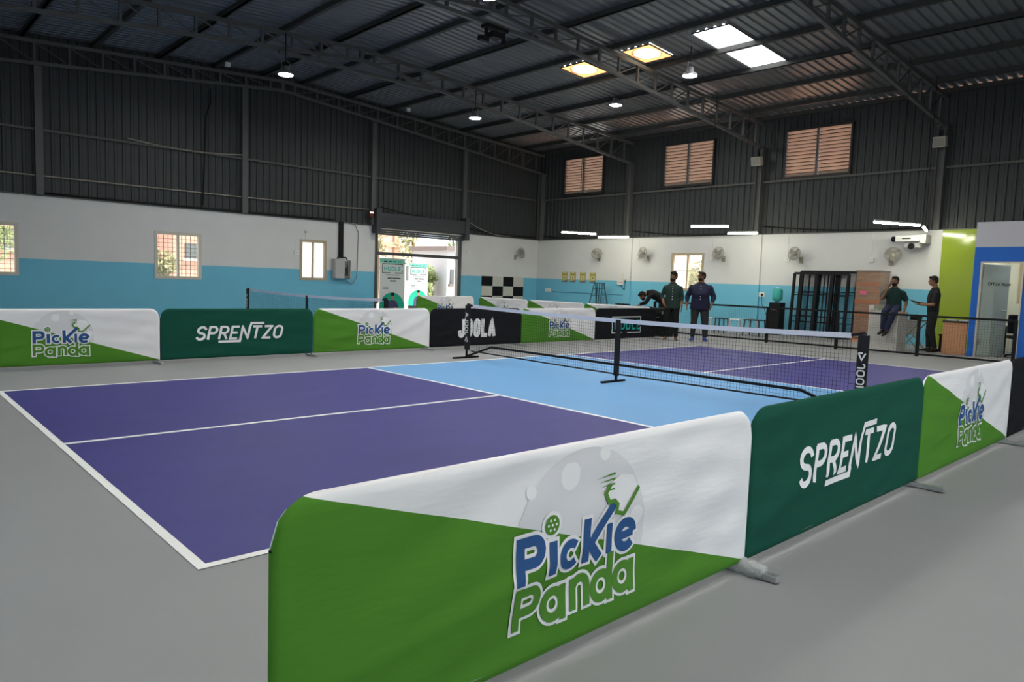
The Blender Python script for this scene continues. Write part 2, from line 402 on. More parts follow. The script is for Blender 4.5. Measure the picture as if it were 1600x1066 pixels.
# ------------------------------------------------------------------ windows
tan_m = mat('tan_frame', (.42, .36, .25), .5); alu_m = mat('pale_frame', (.55, .52, .45), .45)
def win(n, axis, pos, h, fm, panes, label, grille=None, cross=None):
    """axis 'x' wall at y=pos (inside face), hole h = (a0,a1,z0,z1); panes: list of materials"""
    a0, a1, z0, z1 = h
    def P(a, d, z): return (a, pos+d, z) if axis == 'x' else (pos+d, a, z)
    t = bpy.data.objects.new('window_%d' % n, None); COL.objects.link(t); t.location = P((a0+a1)/2, .1, z0)
    tag(t, label, 'window', kind='structure'); o = t.location
    def bx(m, A0, A1, D0, D1, Z0, Z1):
        m.b2(Vector(P(A0, D0, Z0))-o, Vector(P(A1, D1, Z1))-o); return m
    fr = MB(); w_ = .045
    bx(fr, a0-.04, a0+w_, -.02, .12, z0-.04, z1+.04); bx(fr, a1-w_, a1+.04, -.02, .12, z0-.04, z1+.04)
    bx(fr, a0+w_, a1-w_, -.02, .12, z0-.04, z0+w_); bx(fr, a0+w_, a1-w_, -.02, .12, z1-w_, z1+.04)
    fr.build('frame', fm, t)
    k = len(panes)
    for i in range(1, k):
        a = a0+(a1-a0)*i/k; bx(MB(), a-.03, a+.03, .0, .1, z0+w_, z1-w_).build('mullion', fm, t)
    if cross: bx(MB(), a0+w_, a1-w_, .02, .07, cross-.012, cross+.012).build('transom', fm, t)
    for i, pm in enumerate(panes):
        if pm is None: continue
        p0 = a0+(a1-a0)*i/k+w_*.6; p1 = a0+(a1-a0)*(i+1)/k-w_*.6
        bx(MB(), p0, p1, .06, .066, z0+w_*.6, z1-w_*.6).build('pane', pm, t)
    if grille:
        g = MB(); a = a0+grille
        while a < a1-.03: bx(g, a-.006, a+.006, .13, .142, z0, z1); a += grille
        z = z0+grille
        while z < z1-.03: bx(g, a0, a1, .13, .142, z-.006, z+.006); z += grille
        g.build('security_grille', black_m, t)
    return t
win(1, 'x', YF, W0, alu_m, [glass_m, glass_m], 'gridded window cut by the left edge of the photo', .125)
win(2, 'x', YF, W1, alu_m, [glass_m, glass_m], 'two-pane gridded window left of the frosted window', .125)
win(3, 'x', YF, W2, tan_m, [frost_m, frost_m], 'tan framed window with two frosted white panes')
win(4, 'y', XR, WR, tan_m, [glass_m, frost_m], 'tan framed window behind the two standing men, one pane frosted', None, 1.95)
slat_m = mat('louvre_glass', (.52, .40, .33), .5, trans=.12)
slat_shadow = mat('slat_shadow', (.06, .04, .03), .6)  # dark colour standing in for shade where louvre slats overlap
dark_fr = mat('dark_frame', (.03, .03, .03), .5)
for i, (a0, a1, z0, z1) in enumerate(LV):
    t = bpy.data.objects.new('window_%d' % (5+i), None); COL.objects.link(t); t.location = (XR, (a0+a1)/2, z0)
    tag(t, ['high louvre window nearest the hall corner', 'high louvre window in the middle of the right wall', 'largest looking high louvre window, above the steel grilles'][i], 'window', kind='structure')
    o = Vector(t.location); fr = MB()
    for lo, hi in (((-.08, a0, z0), (.06, a0+.06, z1)), ((-.08, a1-.06, z0), (.06, a1, z1)), ((-.08, a0+.06, z0), (.06, a1-.06, z0+.07)), ((-.08, a0+.06, z1-.06), (.06, a1-.06, z1))):
        fr.b2(Vector((XR+lo[0], lo[1], lo[2]))-o, Vector((XR+hi[0], hi[1], hi[2]))-o)
    fr.build('frame', dark_fr, t)
    mid = (a0+a1)/2; MB().b2(Vector((XR-.08, mid-.03, z0+.07))-o, Vector((XR+.03, mid+.03, z1-.06))-o).build('mullion', steel_m, t)
    ns = 13; st = (z1-z0-.13)/ns
    for side, (b0, b1) in (('l', (a0+.07, mid-.04)), ('r', (mid+.04, a1-.07))):
        sm = MB()
        for k in range(ns):
            zc = z0+.07+st*(k+.5)
            sm.box(Vector((XR, (b0+b1)/2, zc))-o, (.007, b1-b0, st*1.28), Matrix.Rotation(radians(-48), 3, 'Y'))
        sm.build('louvre_slats', slat_m, t)
        se = MB()  # dark strips that draw the shadow line under each slat overlap
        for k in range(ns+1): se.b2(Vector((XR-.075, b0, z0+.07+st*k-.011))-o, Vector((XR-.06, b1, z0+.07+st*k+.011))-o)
        se.build('slat_shadow_lines', slat_shadow, t)

# ------------------------------------------------------------------ doorway with roller shutter
sh_m = mat('shutter_steel', (.055, .06, .068), .5, .3)
t = empty('roller_shutter', ((DOOR[0]+DOOR[1])/2, YF, 0), 'dark grey roller shutter rolled up above the open doorway', 'shutter'); o = Vector(t.location)
d0, d1 = DOOR[0], DOOR[1]
MB().b2(Vector((d0-.05, YF-.32, 3.14))-o, Vector((d1+.02, YF-.06, 3.62))-o).build('housing', sh_m, t, bevel=.015)
for z in (3.25, 3.36, 3.47): MB().b2(Vector((d0-.04, YF-.335, z))-o, Vector((d1, YF-.318, z+.02))-o).build('housing_rib', sh_m, t)
for a in (d0-.2, d1-.05): MB().b2(Vector((a, YF-.36, 2.9))-o, Vector((a+.2, YF-.03, 3.75))-o).build('end_bracket', sh_m, t, bevel=.01)
cu = MB()
for k in range(5): cu.b2(Vector((d0, YF-.16, 2.86+.07*k))-o, Vector((d1, YF-.13, 2.925+.07*k))-o)
cu.build('curtain', sh_m, t)
MB().b2(Vector((d0, YF-.18, 3.06))-o, Vector((d1, YF-.155, 3.10))-o).build('bottom_rail', galv_m, t)
df = mat('door_frame_grey', (.07, .07, .07), .5)
t = bpy.data.objects.new('door_1', None); COL.objects.link(t); t.location = (d0, YF, 0); tag(t, 'dark frame of the open doorway with a crossbar', 'door frame', kind='structure'); o = Vector(t.location)
MB().b2(Vector((d0-.03, YF-.04, 0))-o, Vector((d0+.06, YF+.2, 2.95))-o).build('jamb', df, t); MB().b2(Vector((d1-.06, YF-.04, 0))-o, Vector((d1+.03, YF+.2, 2.95))-o).build('jamb', df, t)
MB().b2(Vector((d0, YF+.02, 2.16))-o, Vector((d1, YF+.12, 2.27))-o).build('transom', df, t)
MB().b2(Vector((d1-.20, YF+.05, 0))-o, Vector((d1-.07, YF+.11, 2.9))-o).build('door_post', white_m, t)

# ------------------------------------------------------------------ lettering
def arc(cx, cz, rx, rz, a0, a1, n=14):
    return [(cx+rx*cos(radians(a0+(a1-a0)*i/n)), cz+rz*sin(radians(a0+(a1-a0)*i/n))) for i in range(n+1)]
def dens(pl, d=.03):
    o = [pl[0]]
    for a, b in zip(pl, pl[1:]):
        n = max(1, int(math.hypot(b[0]-a[0], b[1]-a[1])/d))
        o += [(a[0]+(b[0]-a[0])*i/n, a[1]+(b[1]-a[1])*i/n) for i in range(1, n+1)]
    return o
def ribbons(m, pls, w_, y, ext=0, dsp=None):
    """flat strokes in the x-z plane facing -y"""
    for pl in pls:
        NC = 4 if dsp else 1
        pl = [Vector(p) for i, p in enumerate(pl) if i == 0 or math.hypot(p[0]-pl[i-1][0], p[1]-pl[i-1][1]) > 1e-5]
        if ext:
            pl[0] = pl[0]-(pl[1]-pl[0]).normalized()*ext; pl[-1] = pl[-1]+(pl[-1]-pl[-2]).normalized()*ext
        pl = [Vector(p) for p in dens([tuple(p) for p in pl], .016 if dsp else .03)]
        n = len(m.v)
        for i, p in enumerate(pl):
            d1 = (pl[i]-pl[i-1]).normalized() if i else (pl[1]-pl[0]).normalized()
            d2 = (pl[i+1]-pl[i]).normalized() if i < len(pl)-1 else d1
            n1 = Vector((-d1.y, d1.x)); n2 = Vector((-d2.y, d2.x)); mm = (n1+n2)
            mm = mm.normalized() if mm.length > 1e-4 else n1
            k = min(1.6, 1/max(.3, mm.dot(n1)))
            for c_ in range(NC+1):
                q = p+mm*((c_/NC*2-1)*w_/2*k); m.v.append(Vector((q.x, y-(dsp(q.x, q.y) if dsp else 0), q.y)))
        for i in range(len(pl)-1):
            for c_ in range(NC):
                a = n+(NC+1)*i+c_; b = a+NC+1; m.f.append([a, b, b+1, a+1])
def poly(m, pts, y, dsp=None):
    n = len(m.v); m.v += [Vector((p[0], y-(dsp(*p) if dsp else 0), p[1])) for p in pts]; m.f.append(list(range(n, n+len(pts))))
def disc(m, cx, cz, rx, rz, y, n=20, dsp=None):
    poly(m, [(cx+rx*cos(2*pi*k/n), cz+rz*sin(2*pi*k/n)) for k in range(n)], y, dsp)
def ring_disc(m, cx, cz, r, y, keep, dsp=None, step=.02):
    """disc cut into cells so that it follows the cloth; keep(x,z) clips it"""
    n = int(2*r/step)
    for i in range(n):
        x0 = cx-r+i*step; x1 = x0+step
        for j in range(n):
            z0 = cz-r+j*step; z1 = z0+step
            q = []
            for (x, z) in ((x0, z0), (x1, z0), (x1, z1), (x0, z1)):
                d = math.hypot(x-cx, z-cz)
                if d > r: x = cx+(x-cx)*r/d; z = cz+(z-cz)*r/d
                q.append((x, z))
            if math.hypot((x0+x1)/2-cx, (z0+z1)/2-cz) > r+step*.7: continue
            q = [(x, max(z, keep(x))) for x, z in q]
            if q[2][1]-q[1][1] < 1e-4 and q[3][1]-q[0][1] < 1e-4: continue
            poly(m, q, y, dsp)

blue_print = mat('blue_print', (.022, .085, .24), .7)
green_c = (.075, .225, .024); green_print = mat('green_print', green_c, .7)
white_c = (.80, .785, .80); white_print = mat('white_print', (.82, .81, .82), .7)
grey_print = mat('grey_print', (.70, .685, .71), .7)
teal_print = mat('teal_print', (.02, .42, .36), .6)
dkgreen_c = (.010, .075, .050); blk_c = (.013, .013, .016)

def word(letters, x, z, h, w_, gap, shear=0):
    """condensed sans strokes; returns polylines"""
    out = []
    for ch, wd in letters:
        W = wd*h; k = h
        G = {
         'S': [[(W, k*.8)]+arc(W/2, k*.75, W/2, k*.25, 20, 180, 8)+arc(W/2, k*.75, W/2, k*.25, 180, 270, 4)+arc(W/2, k*.25, W/2, k*.25, 90, 0, 4)+arc(W/2, k*.25, W/2, k*.25, 0, -160, 8)],
         'P': [[(0, 0), (0, k)], [(0, k), (W*.55, k)]+arc(W*.55, k*.74, W*.45, k*.26, 90, -90, 8)+[(0, k*.48)]],
         'R': [[(0, 0), (0, k)], [(0, k), (W*.55, k)]+arc(W*.55, k*.74, W*.45, k*.26, 90, -90, 8)+[(0, k*.48)], [(W*.5, k*.48), (W, 0)]],
         'E': [[(W, k), (0, k), (0, 0), (W, 0)], [(0, k*.5), (W*.85, k*.5)]],
         'N': [[(0, 0), (0, k), (W, 0), (W, k)]],
         'T': [[(0, k), (W, k)], [(W/2, k), (W/2, 0)]],
         'Z': [[(0, k), (W, k), (0, 0), (W, 0)]],
         'O': [arc(W/2, k*.72, W/2, k*.28, 0, 180, 8)+arc(W/2, k*.28, W/2, k*.28, 180, 360, 8)+[(W, k*.72)]],
         'J': [[(W, k), (W, k*.25)]+arc(W/2, k*.25, W/2, k*.25, 0, -180, 8)],
         'L': [[(0, k), (0, 0), (W, 0)]],
         'A': [[(0, 0), (W/2, k), (W, 0)], [(W*.22, k*.28), (W*.78, k*.28)]],
         'H': [[(0, 0), (0, k)], [(W, 0), (W, k)], [(0, k*.5), (W, k*.5)]],
         'U': [[(0, k), (0, k*.28)]+arc(W/2, k*.28, W/2, k*.28, 180, 360, 8)+[(W, k)]],
         'D': [[(0, 0), (0, k), (W*.5, k)]+arc(W*.5, k*.6, W*.5, k*.4, 90, 0, 5)+arc(W*.5, k*.4, W*.5, k*.4, 0, -90, 5)+[(0, 0)]],
         'F': [[(W, k), (0, k), (0, 0)], [(0, k*.5), (W*.8, k*.5)]],
         'I': [[(0, 0), (0, k)]],
         'M': [[(0, 0), (0, k), (W/2, k*.35), (W, k), (W, 0)]],
         'o': [arc(W/2, k*.35, W/2, k*.35, 0, 360, 12)], 'm': [[(0, 0), (0, k*.7)], [(0, k*.6), (W/2, k*.7), (W/2, 0)], [(W/2, k*.6), (W, k*.7), (W, 0)]],
         'f': [[(W*.5, 0), (W*.5, k*.85), (W, k)], [(0, k*.65), (W, k*.65)]], 'i': [[(0, 0), (0, k*.7)]], 'c': [arc(W/2, k*.35, W/2, k*.35, 50, 310, 10)],
         'e': [arc(W/2, k*.35, W/2, k*.35, 0, 310, 10), [(0, k*.35), (W, k*.35)]], ' ': [],
        }[ch]
        for pl in G: out.append([(x+px+shear*pz, z+pz) for px, pz in pl])
        x += W+gap
    return out, x

# ---- logo strokes of the green/white panels, in panel coordinates (x from the panel's left end)
def shift(pls, dx, dz=0): return [[(a+dx, b+dz) for a, b in p] for p in pls]
OX = .38
PICKLE = [[(.491, .349), (.491, .516)], [(.491, .496), (.555, .496)]+arc(.555, .458, .037, .038, 90, -90, 10)+[(.491, .420)],
          [(.650, .347), (.650, .472)], arc(.742, .403, .041, .041, 44, 316, 18), [(.832, .347), (.832, .517)], [(.845, .425), (.912, .347)], [(.842, .402), (.992, .552)],
          [(.968, .352), (.968, .470)], [(1.027, .402), (1.116, .408)], arc(1.069, .405, .049, .049, 4, 318, 20)]
THIN = (3, 7, 8)       # round letters carry a lighter stroke
PANDA = [[(.486, .184), (.486, .340)], [(.486, .320), (.55, .320)]+arc(.55, .283, .037, .037, 90, -90, 10)+[(.486, .246)],
         arc(.668, .233, .047, .048, 0, 360, 22), [(.718, .165), (.718, .295)], [(.772, .18), (.772, .300)], [(.772, .262)]+arc(.811, .258, .038, .036, 160, 0, 10)+[(.849, .18)],
         arc(.932, .232, .047, .048, 0, 360, 22), [(.982, .165), (.982, .355)], arc(1.062, .235, .047, .048, 0, 360, 22), [(1.113, .165), (1.113, .298)]]
PICKLE = shift(PICKLE, OX); PANDA = shift(PANDA, OX)
PADDLE = [(a+OX, b) for a, b in ((.962, .625), (.932, .594), (.952, .556), (.985, .557), (1.006, .538), (1.002, .508), (1.048, .493), (1.142, .586), (1.10, .64), (1.02, .655))]

BW, BH, BZ0 = 2.42, .80, .055
def diag(x): return .792-.318*(x-.12)
def wrinkle(seed):
    a = random.Random(seed); p = [a.uniform(0, 6) for _ in range(6)]
    def d(x, z):
        e = min(1, max(0, min(x/.12, (BW-x)/.12, (z-BZ0)/.06, (BH-z)/.06)))
        v = .0060*sin(11*(z-.30*x)+p[0])*sin(1.7*x+p[1])+.0042*sin(23*(z-.42*x)+p[2])*sin(2.6*x+p[3])+.0030*sin(34*(z+.12*x)+p[4])*(.5+.5*sin(2.1*x+p[5]))
        v += .009*exp(-((z-.22-.16*x)/.035)**2)*max(0, 1-abs(x-.65)/.8)
        return v*e
    return d

def barrier_cover(name, m, parent, dsp):
    g = MB(); nx, nz = 72, 30; r = .13; th = .017
    xs = []
    for i in range(nx+1):
        t_ = i/nx; xs.append(BW*(t_-.035*sin(4*pi*t_)/ (1)) if False else BW*(.5-.5*cos(pi*t_))*.35+BW*t_*.65)
    def top(x):
        dx = min(x, BW-x)
        return BH if dx >= r else BH-r+sqrt(max(0, r*r-(r-dx)**2))
    idx = {}
    for sgn in (-1, 1):
        for i, x in enumerate(xs):
            zt = top(x)
            for j in range(nz+1):
                z = BZ0+(zt-BZ0)*j/nz
                ed = min(i, nx-i, j, nz-j)
                y = sgn*(th*(.72 if ed == 0 else 1)+(dsp(x, z) if sgn < 0 else dsp(BW-x, z)))
                idx[sgn, i, j] = len(g.v); g.v.append(Vector((x, y, z)))
        for i in range(nx):
            for j in range(nz):
                g.f.append([idx[sgn, i, j], idx[sgn, i+1, j], idx[sgn, i+1, j+1], idx[sgn, i, j+1]])
    def rim(seq, out):
        mid = []
        for (i, j) in seq:
            a = g.v[idx[-1, i, j]]; mid.append(len(g.v)); g.v.append(Vector((a.x, 0, a.z))+out(i, j))
        for k in range(len(seq)-1):
            for sgn in (-1, 1):
                g.f.append([idx[(sgn,)+seq[k]], idx[(sgn,)+seq[k+1]], mid[k+1], mid[k]])
    e = .009
    rim([(i, nz) for i in range(nx+1)], lambda i, j: Vector((0, 0, e)))
    rim([(i, 0) for i in range(nx+1)], lambda i, j: Vector((0, 0, -e*.4)))
    rim([(0, j) for j in range(nz+1)], lambda i, j: Vector((-e*.6, 0, 0)))
    rim([(nx, j) for j in range(nz+1)], lambda i, j: Vector((e*.6, 0, 0)))
    return g.build(name, m, parent, smooth=True)

cloth_pp = split_mat('green_white_cloth', green_c, white_c, .792, .75, -.318, .12, .10, 6, .03, (1.0, 1, 5), .12)
def two_sided(m):
    nt = m.node_tree; N = nt.nodes; L = nt.links
    ma = next(n for n in N if n.type == 'MATH' and n.operation == 'MULTIPLY_ADD')
    sx = next(n for n in N if n.type == 'SEPXYZ')
    gt = N.new('ShaderNodeMath'); gt.operation = 'GREATER_THAN'; gt.inputs[1].default_value = .002; L.new(sx.outputs['Y'], gt.inputs[0])
    fl_ = N.new('ShaderNodeMath'); fl_.operation = 'SUBTRACT'; fl_.inputs[0].default_value = BW; L.new(sx.outputs['X'], fl_.inputs[1])
    mx = N.new('ShaderNodeMix'); mx.data_type = 'FLOAT'; L.new(gt.outputs[0], mx.inputs['Factor']); L.new(sx.outputs['X'], mx.inputs['A']); L.new(fl_.outputs[0], mx.inputs['B'])
    L.new(mx.outputs['Result'], ma.inputs[0])
two_sided(cloth_pp)
cloth_gr = mat('dark_green_cloth', dkgreen_c, .8, spec=.08, var=.05, bump=.10, bscale=6, stretch=(1, 1, 5))
cloth_bk = mat('black_cloth', blk_c, .8, spec=.08, bump=.10, bscale=6, stretch=(1, 1, 5))
wrap_m = mat('clear_wrap', (.85, .85, .85), .15, alpha=.55, bump=.8, bscale=60)

def barrier(kind, loc, rz, label, seed, group, feet=(False, True), wrap=False):
    t = empty('barrier_panel', loc, label, 'barrier', group, rz)
    d = wrinkle(seed)
    cm = {'pp': cloth_pp, 'sp': cloth_gr, 'jo': cloth_bk, 'hu': cloth_bk, 'bk': cloth_bk}[kind]
    cv = barrier_cover('cover', cm, t, d)
    y = -.017
    if kind == 'pp':
        keep = lambda x: min(.79, max(diag(x), .06))
        b = MB(); ring_disc(b, .82+OX, .415, .37, y-.0015, keep, d); b.build('printed_ball', grey_print, cv)
        b = MB()
        for cx, cz, r in ((.737, .692, .052), (.925, .752, .03), (.54, .665, .025), (1.135, .47, .04)): ring_disc(b, cx+OX, cz, r, y-.0025, keep, d, .01)
        b.build('printed_ball_holes', white_print, cv)
        b = MB(); ribbons(b, [p for i, p in enumerate(PICKLE) if i not in THIN], .064, y-.0040, .013, d); ribbons(b, [PICKLE[i] for i in THIN], .058, y-.0040, .013, d); ribbons(b, PANDA, .058, y-.0040, .013, d); disc(b, .643+OX, .532, .050, .050, y-.0039, 20, d); poly(b, PADDLE, y-.0036, d)
        b.build('logo_outline', white_print, cv)
        b = MB(); ribbons(b, [p for i, p in enumerate(PICKLE) if i not in THIN], .039, y-.0066, 0, d); ribbons(b, [PICKLE[i] for i in THIN], .032, y-.0066, 0, d); b.build('logo_lettering', blue_print, cv)
        b = MB(); ribbons(b, PANDA, .034, y-.0066, 0, d); b.build('logo_lettering', green_print, cv)
        b = MB(); disc(b, .643+OX, .532, .036, .036, y-.0065, 20, d); b.build('logo_ball', green_print, cv)
        b = MB(); ribbons(b, [PADDLE[:8]], .017, y-.0068, 0, d); b.build('logo_paddle_edge', green_print, cv)
        for k in range(4):
            b = MB(); poly(b, [(.875+OX+.012*k, .655-.017*k), (.985+OX, .668-.02*k), (.985+OX, .660-.02*k)], y-.0062, d); b.build('logo_speed_line', green_print, cv)
        b = MB()
        for k in range(7): a = k*2*pi/6; disc(b, .643+OX+(.02*cos(a) if k < 6 else 0), .532+(.02*sin(a) if k < 6 else 0), .0052, .0052, y-.0080, 8, d)
        b.build('logo_ball_holes', white_print, cv)
    elif kind == 'sp':
        b = MB(); sh = .22; h = .185; z = .340; x0 = .50
        L, xe = word([('S', .62), ('P', .60), ('R', .62), ('E', .56), ('N', .62), ('T', .70), ('Z', .66), ('O', .66)], x0, z, h, .036, .058, sh)
        ribbons(b, L, .036, y-.003, .006, d)
        xn = x0+h*(.62+.60+.62+.56)+.058*4
        ribbons(b, [[(xn-.34, .297), (xn-.01, .297), (xn+.008, .345)], [(xn+h*.62+sh*.15, .49), (xn+h*.62+sh*.245+.01, .578), (xn+h*.62+.27, .578)]], .036, y-.003, 0, d)
        b.build('lettering', white_print, cv)
    elif kind == 'jo':
        b = MB(); L, xe = word([('J', .34), ('O', .36), ('O', .36), ('L', .32), ('A', .42)], .72, .26, .30, .085, .095)
        ribbons(b, L, .085, y-.003, .03, d); b.build('lettering', white_print, cv)
    elif kind == 'hu':
        b = MB(); ribbons(b, [[(.98, .20), (.62, .20), (.62, .59), (1.75, .59), (1.75, .46)], [(1.22, .20), (1.75, .20), (1.75, .33)]], .026, y-.003, 0.012, d); b.build('lettering_frame', white_print, cv)
        b = MB(); L, xe = word([('H', .68), ('U', .68), ('D', .68), ('L', .6), ('E', .6)], .73, .295, .20, .045, .09); ribbons(b, L, .045, y-.003, .02, d); b.build('lettering', teal_print, cv)
    f = MB(); f.tube([(.01, 0, .075), (BW-.01, 0, .075)], .014, 8); f.build('bottom_tube', galv_m, t, True)
    for on, x in zip(feet, (.02, BW-.02)):
        if not on: continue
        ft = MB().b2((x-.02, -.20, .008), (x+.02, .20, .038)); fo = ft.build('foot', galv_m, t, bevel=.003)
        MB().tube([(x, 0, .036), (x, 0, .11)], .016, 8).build('foot_socket', galv_m, fo, True)
        if wrap:
            wv = MB(); rr = random.Random(3)
            wv.tube([(x, -.13+.03*i, .028+.012*rr.random()) for i in range(8)], [.034+.016*rr.random() for _ in range(8)], 9)
            wv.build('plastic_wrap', wrap_m, fo, True)
    return t
NG = 'barrier panels along the near side of the court'; FG = 'barrier panels along the far side of the court'; BG = 'barrier panels of the other court'
barrier('pp', (-.375, -1.6, 0), 0, 'green and white barrier panel in the right foreground, nearest the camera', 11, NG, (True, True), True)
barrier('sp', (2.06, -1.6, 0), 0, 'dark green barrier panel with slanted white lettering, near side', 12, NG)
barrier('pp', (4.495, -1.6, 0), 0, 'green and white barrier panel on the near side, between dark green and black', 14, NG)
barrier('bk', (6.93, -1.6, 0), 0, 'black barrier panel cut by the right edge, end of near row', 15, NG)
fx = -.24
for k, (kd, lab) in enumerate((('pp', 'leftmost green and white barrier panel of the far row'), ('sp', 'dark green barrier panel with white lettering, far row'), ('pp', 'green and white barrier panel between dark green and black, far row'),
                 ('jo', 'black barrier panel with bold white lettering behind left net post'), ('pp', 'green and white barrier panel behind the net, between two black ones'), ('hu', 'black barrier panel with teal lettering in a white frame'))):
    barrier(kd, (fx+2.435*k, 7.85, 0), 0, lab, 20+k, FG, (k == 0, True))
barrier('pp', (12.42, 15.9, 0), 0, 'green and white barrier panel in front of the doorway', 31, BG, (True, True))
for k in range(3):
    barrier('pp', (14.85, 15.62-2.42*k, 0), -pi/2, ['green and white barrier panel in front of the checkered wall panels', 'green and white barrier panel second from the checkered wall panels', 'green and white barrier panel in front of the ladder'][k], 32+k, BG, (k == 0, True))

# ------------------------------------------------------------------ nets
tape_m = mat('net_tape', (.72, .72, .84), .6); net_m = mat('net_cord', (.012, .012, .014), .8); vin_m = mat('black_vinyl', (.014, .014, .016), .4)
def make_net():
    t = empty('portable_net', (6.85, 3.08, 0), 'portable net across the near court', 'net', 'court nets')
    H0, H1 = 3.37, .0
    ytop = lambda y: .895+.045*(y/3.2)**2-.02
    # local y from -3.3 to 3.35
    yl, yr = 3.37, -3.36
    for s_, y in ((1, yl), (-1, yr)):
        p = MB().tube([(0, y, .02), (0, y, .955)], .02, 10); po = p.build('post', black_m, t, True)
        MB().box((-.015, y-s_*.0, .015+.0), (.56, .045, .03)).build('foot', black_m, t)
        MB().bar((0, y, .955), (0, y-s_*.14, .925), .03).build('tape_arm', black_m, t)
        sv = MB().b2((-.022, y-.055-s_*.01, .15), (.022, y+.055-s_*.01, .935)).build('sleeve', vin_m, t, bevel=.006)
        # lettering up the sleeve (facing the near court)
        b = MB(); L, xe = word([('J', .55), ('O', .8), ('O', .8), ('L', .6), ('A', .8)], 0, 0, .075, .014, .028)
        g = MB(); ribbons(g, L, .016, 0, .004)
        ribbons(g, [[(-.12, 0), (-.045, .038), (-.12, .075)], [(-.12, .075), (-.12, .03)]], .018, 0)
        for v in g.v:
            a, c = v.x, v.z
            if s_ > 0: v.x, v.y, v.z = -.0235, y+.038-c-s_*.01, .42+a
            else: v.x, v.y, v.z = -.0235, y-.038+c-s_*.01, .62-a
        g.build('lettering', white_print, sv)
        MB().bar((0, y, .03), (0, y-s_*.66, .25), .03).build('brace', black_m, t)
    MB().bar((0, yl-.66, .25), (0, yr+.66, .25), .032).build('base_bar', black_m, t)
    c = MB().tube([(0, 0, .02), (0, 0, .25)], .02, 8); c.build('centre_post', black_m, t, True)
    MB().box((-.06, 0, .015), (.5, .045, .03)).build('foot', black_m, t)
    MB().b2((-.012, -.045, .09), (.012, .045, .89)).build('centre_strap', vin_m, t, bevel=.004)
    n = 150; tp = MB(); bt = MB(); nt = MB()
    ya, yb = yl-.14, yr+.14
    zb = lambda y: .115+.02*abs(y)/3.2
    P = [ya+(yb-ya)*i/n for i in range(n+1)]
    for a, b in zip(P, P[1:]):
        for d0, d1 in (((-.004), (.004)),):
            tp.b2((-.005, a, ytop(a)-.028), (.005, b, ytop(b)+.028))
    bt.tube([(0, y, zb(y)) for y in P[::6]], .012, 6)
    tp.build('top_tape', tape_m, t); bt.build('bottom_cord', vin_m, t, True)
    c_ = .0011
    for i, y in enumerate(P):
        nt.b2((-c_, y-c_, zb(y)), (c_, y+c_, ytop(y)-.03))
    R = 17
    for j in range(1, R):
        pts = [(0, y, zb(y)+(ytop(y)-.03-zb(y))*j/R) for y in P[::5]]
        nt.tube(pts, c_*1.2, 4, False)
    for s_, y in ((1, ya), (-1, yb)):
        nt.b2((-c_, y-.002, zb(y)), (c_, y+.002, ytop(y)))
        for j in range(0, R+1, 3): nt.bar((0, y, zb(y)+.74*j/R), (0, y+s_*.1, zb(y)+.74*j/R), .004)
    nt.build('netting', net_m, t)
    return t
net = make_net()
n2 = copy_tree(net); n2.location = (6.68, 12.15, 0); n2['label'] = 'portable net of the other court, seen above the far barriers'

# ------------------------------------------------------------------ low netted fence
t = empty('netted_fence', (16.5, 5, 0), 'low black netted fence with posts along the end of the court', 'fence')
FX = 16.5; posts = [9.45, 7.66, 5.86, 4.05, 2.24, .42]
for y in posts: MB().b2((-.03, y-5-.03, 0), (.03, y-5+.03, .93)).build('post', black_m, t)
for a, b in zip(posts, posts[1:]):
    MB().bar((0, a-5, .92), (0, b-5, .92), .05, .045).build('top_rail', black_m, t)
    MB().bar((0, a-5, .055), (0, b-5, .055), .04, .04).build('bottom_rail', black_m, t)
    g = MB(); y = b-5+.05
    while y < a-5-.03: g.b2((-.0011, y-.0011, .06), (.0011, y+.0011, .9)); y += .055
    z = .1
    while z < .9: g.b2((-.0011, b-5, z-.0011), (.0011, a-5, z+.0011)); z += .055
    g.build('netting', net_m, t)

# ------------------------------------------------------------------ lamps
def emis(name, c, s): return mat(name, c, .5, emit=(*c, s))
lamp_m = emis('lamp_diffuser', (1, 1, .94), LAMP_E); tube_e = emis('tube_diffuser', (1, .98, .78), TUBE_E)
lamp_body = mat('lamp_housing', (.35, .35, .36), .4, .6)
def highbay(x, y, z, top, label, cord=True):
    t = empty('high_bay_lamp', (x, y, z), label, 'lamp', 'hanging lamps under the roof')
    MB().lathe([(.03, .20), (.08, .20), (.09, .10), (.175, .045), (.185, .0), (.17, .0)], (0, 0, 0), 24).build('housing', lamp_body, t, True)
    MB().lathe([(.01, -.012), (.15, -.012), (.172, -.001), (.01, -.0005)], (0, 0, 0), 24).build('diffuser', lamp_m, t, True)
    h = top-z
    MB().tube([(-.1, 0, .12), (-.1, 0, .30), (0, 0, .34), (.1, 0, .30), (.1, 0, .12)], .006, 6).build('bracket', lamp_body, t, True)
    if cord: MB().tube([(0, 0, .33), (0, 0, h)], .014, 6).build('cord', cable_m, t)
    return t
highbay(6.86, 13.72, 6.21, 7.2, 'hanging lamp on the long cord at the left, above the far barrier row')
highbay(12.88, 13.72, 6.23, 7.05, 'hanging lamp on a short cord above the doorway')
highbay(14.21, 7.1, 6.56, roofz(14.21)+.01, 'hanging lamp below the bright skylight')
highbay(16.2, 11.05, 6.83, 7.1, 'bright lamp close under the roof beneath the amber vents', False)
highbay(7.1, 6.45, 6.25, roofz(7.1)+.01, 'lamp under the roof ridge cut by the top edge of the photo', False)
for x, y in ((3.2, 8.4), (3.2, 3.2), (7.0, 2.4), (10.6, 2.2), (1.5, -2.2), (8, -3.6), (15, -3.8), (-.8, -4.8)):  # unseen lamps added to brighten the near court and barrier panels
    highbay(x, y, 6.25, roofz(x)+.01, 'added unseen hanging lamp brightening the near half of the hall')

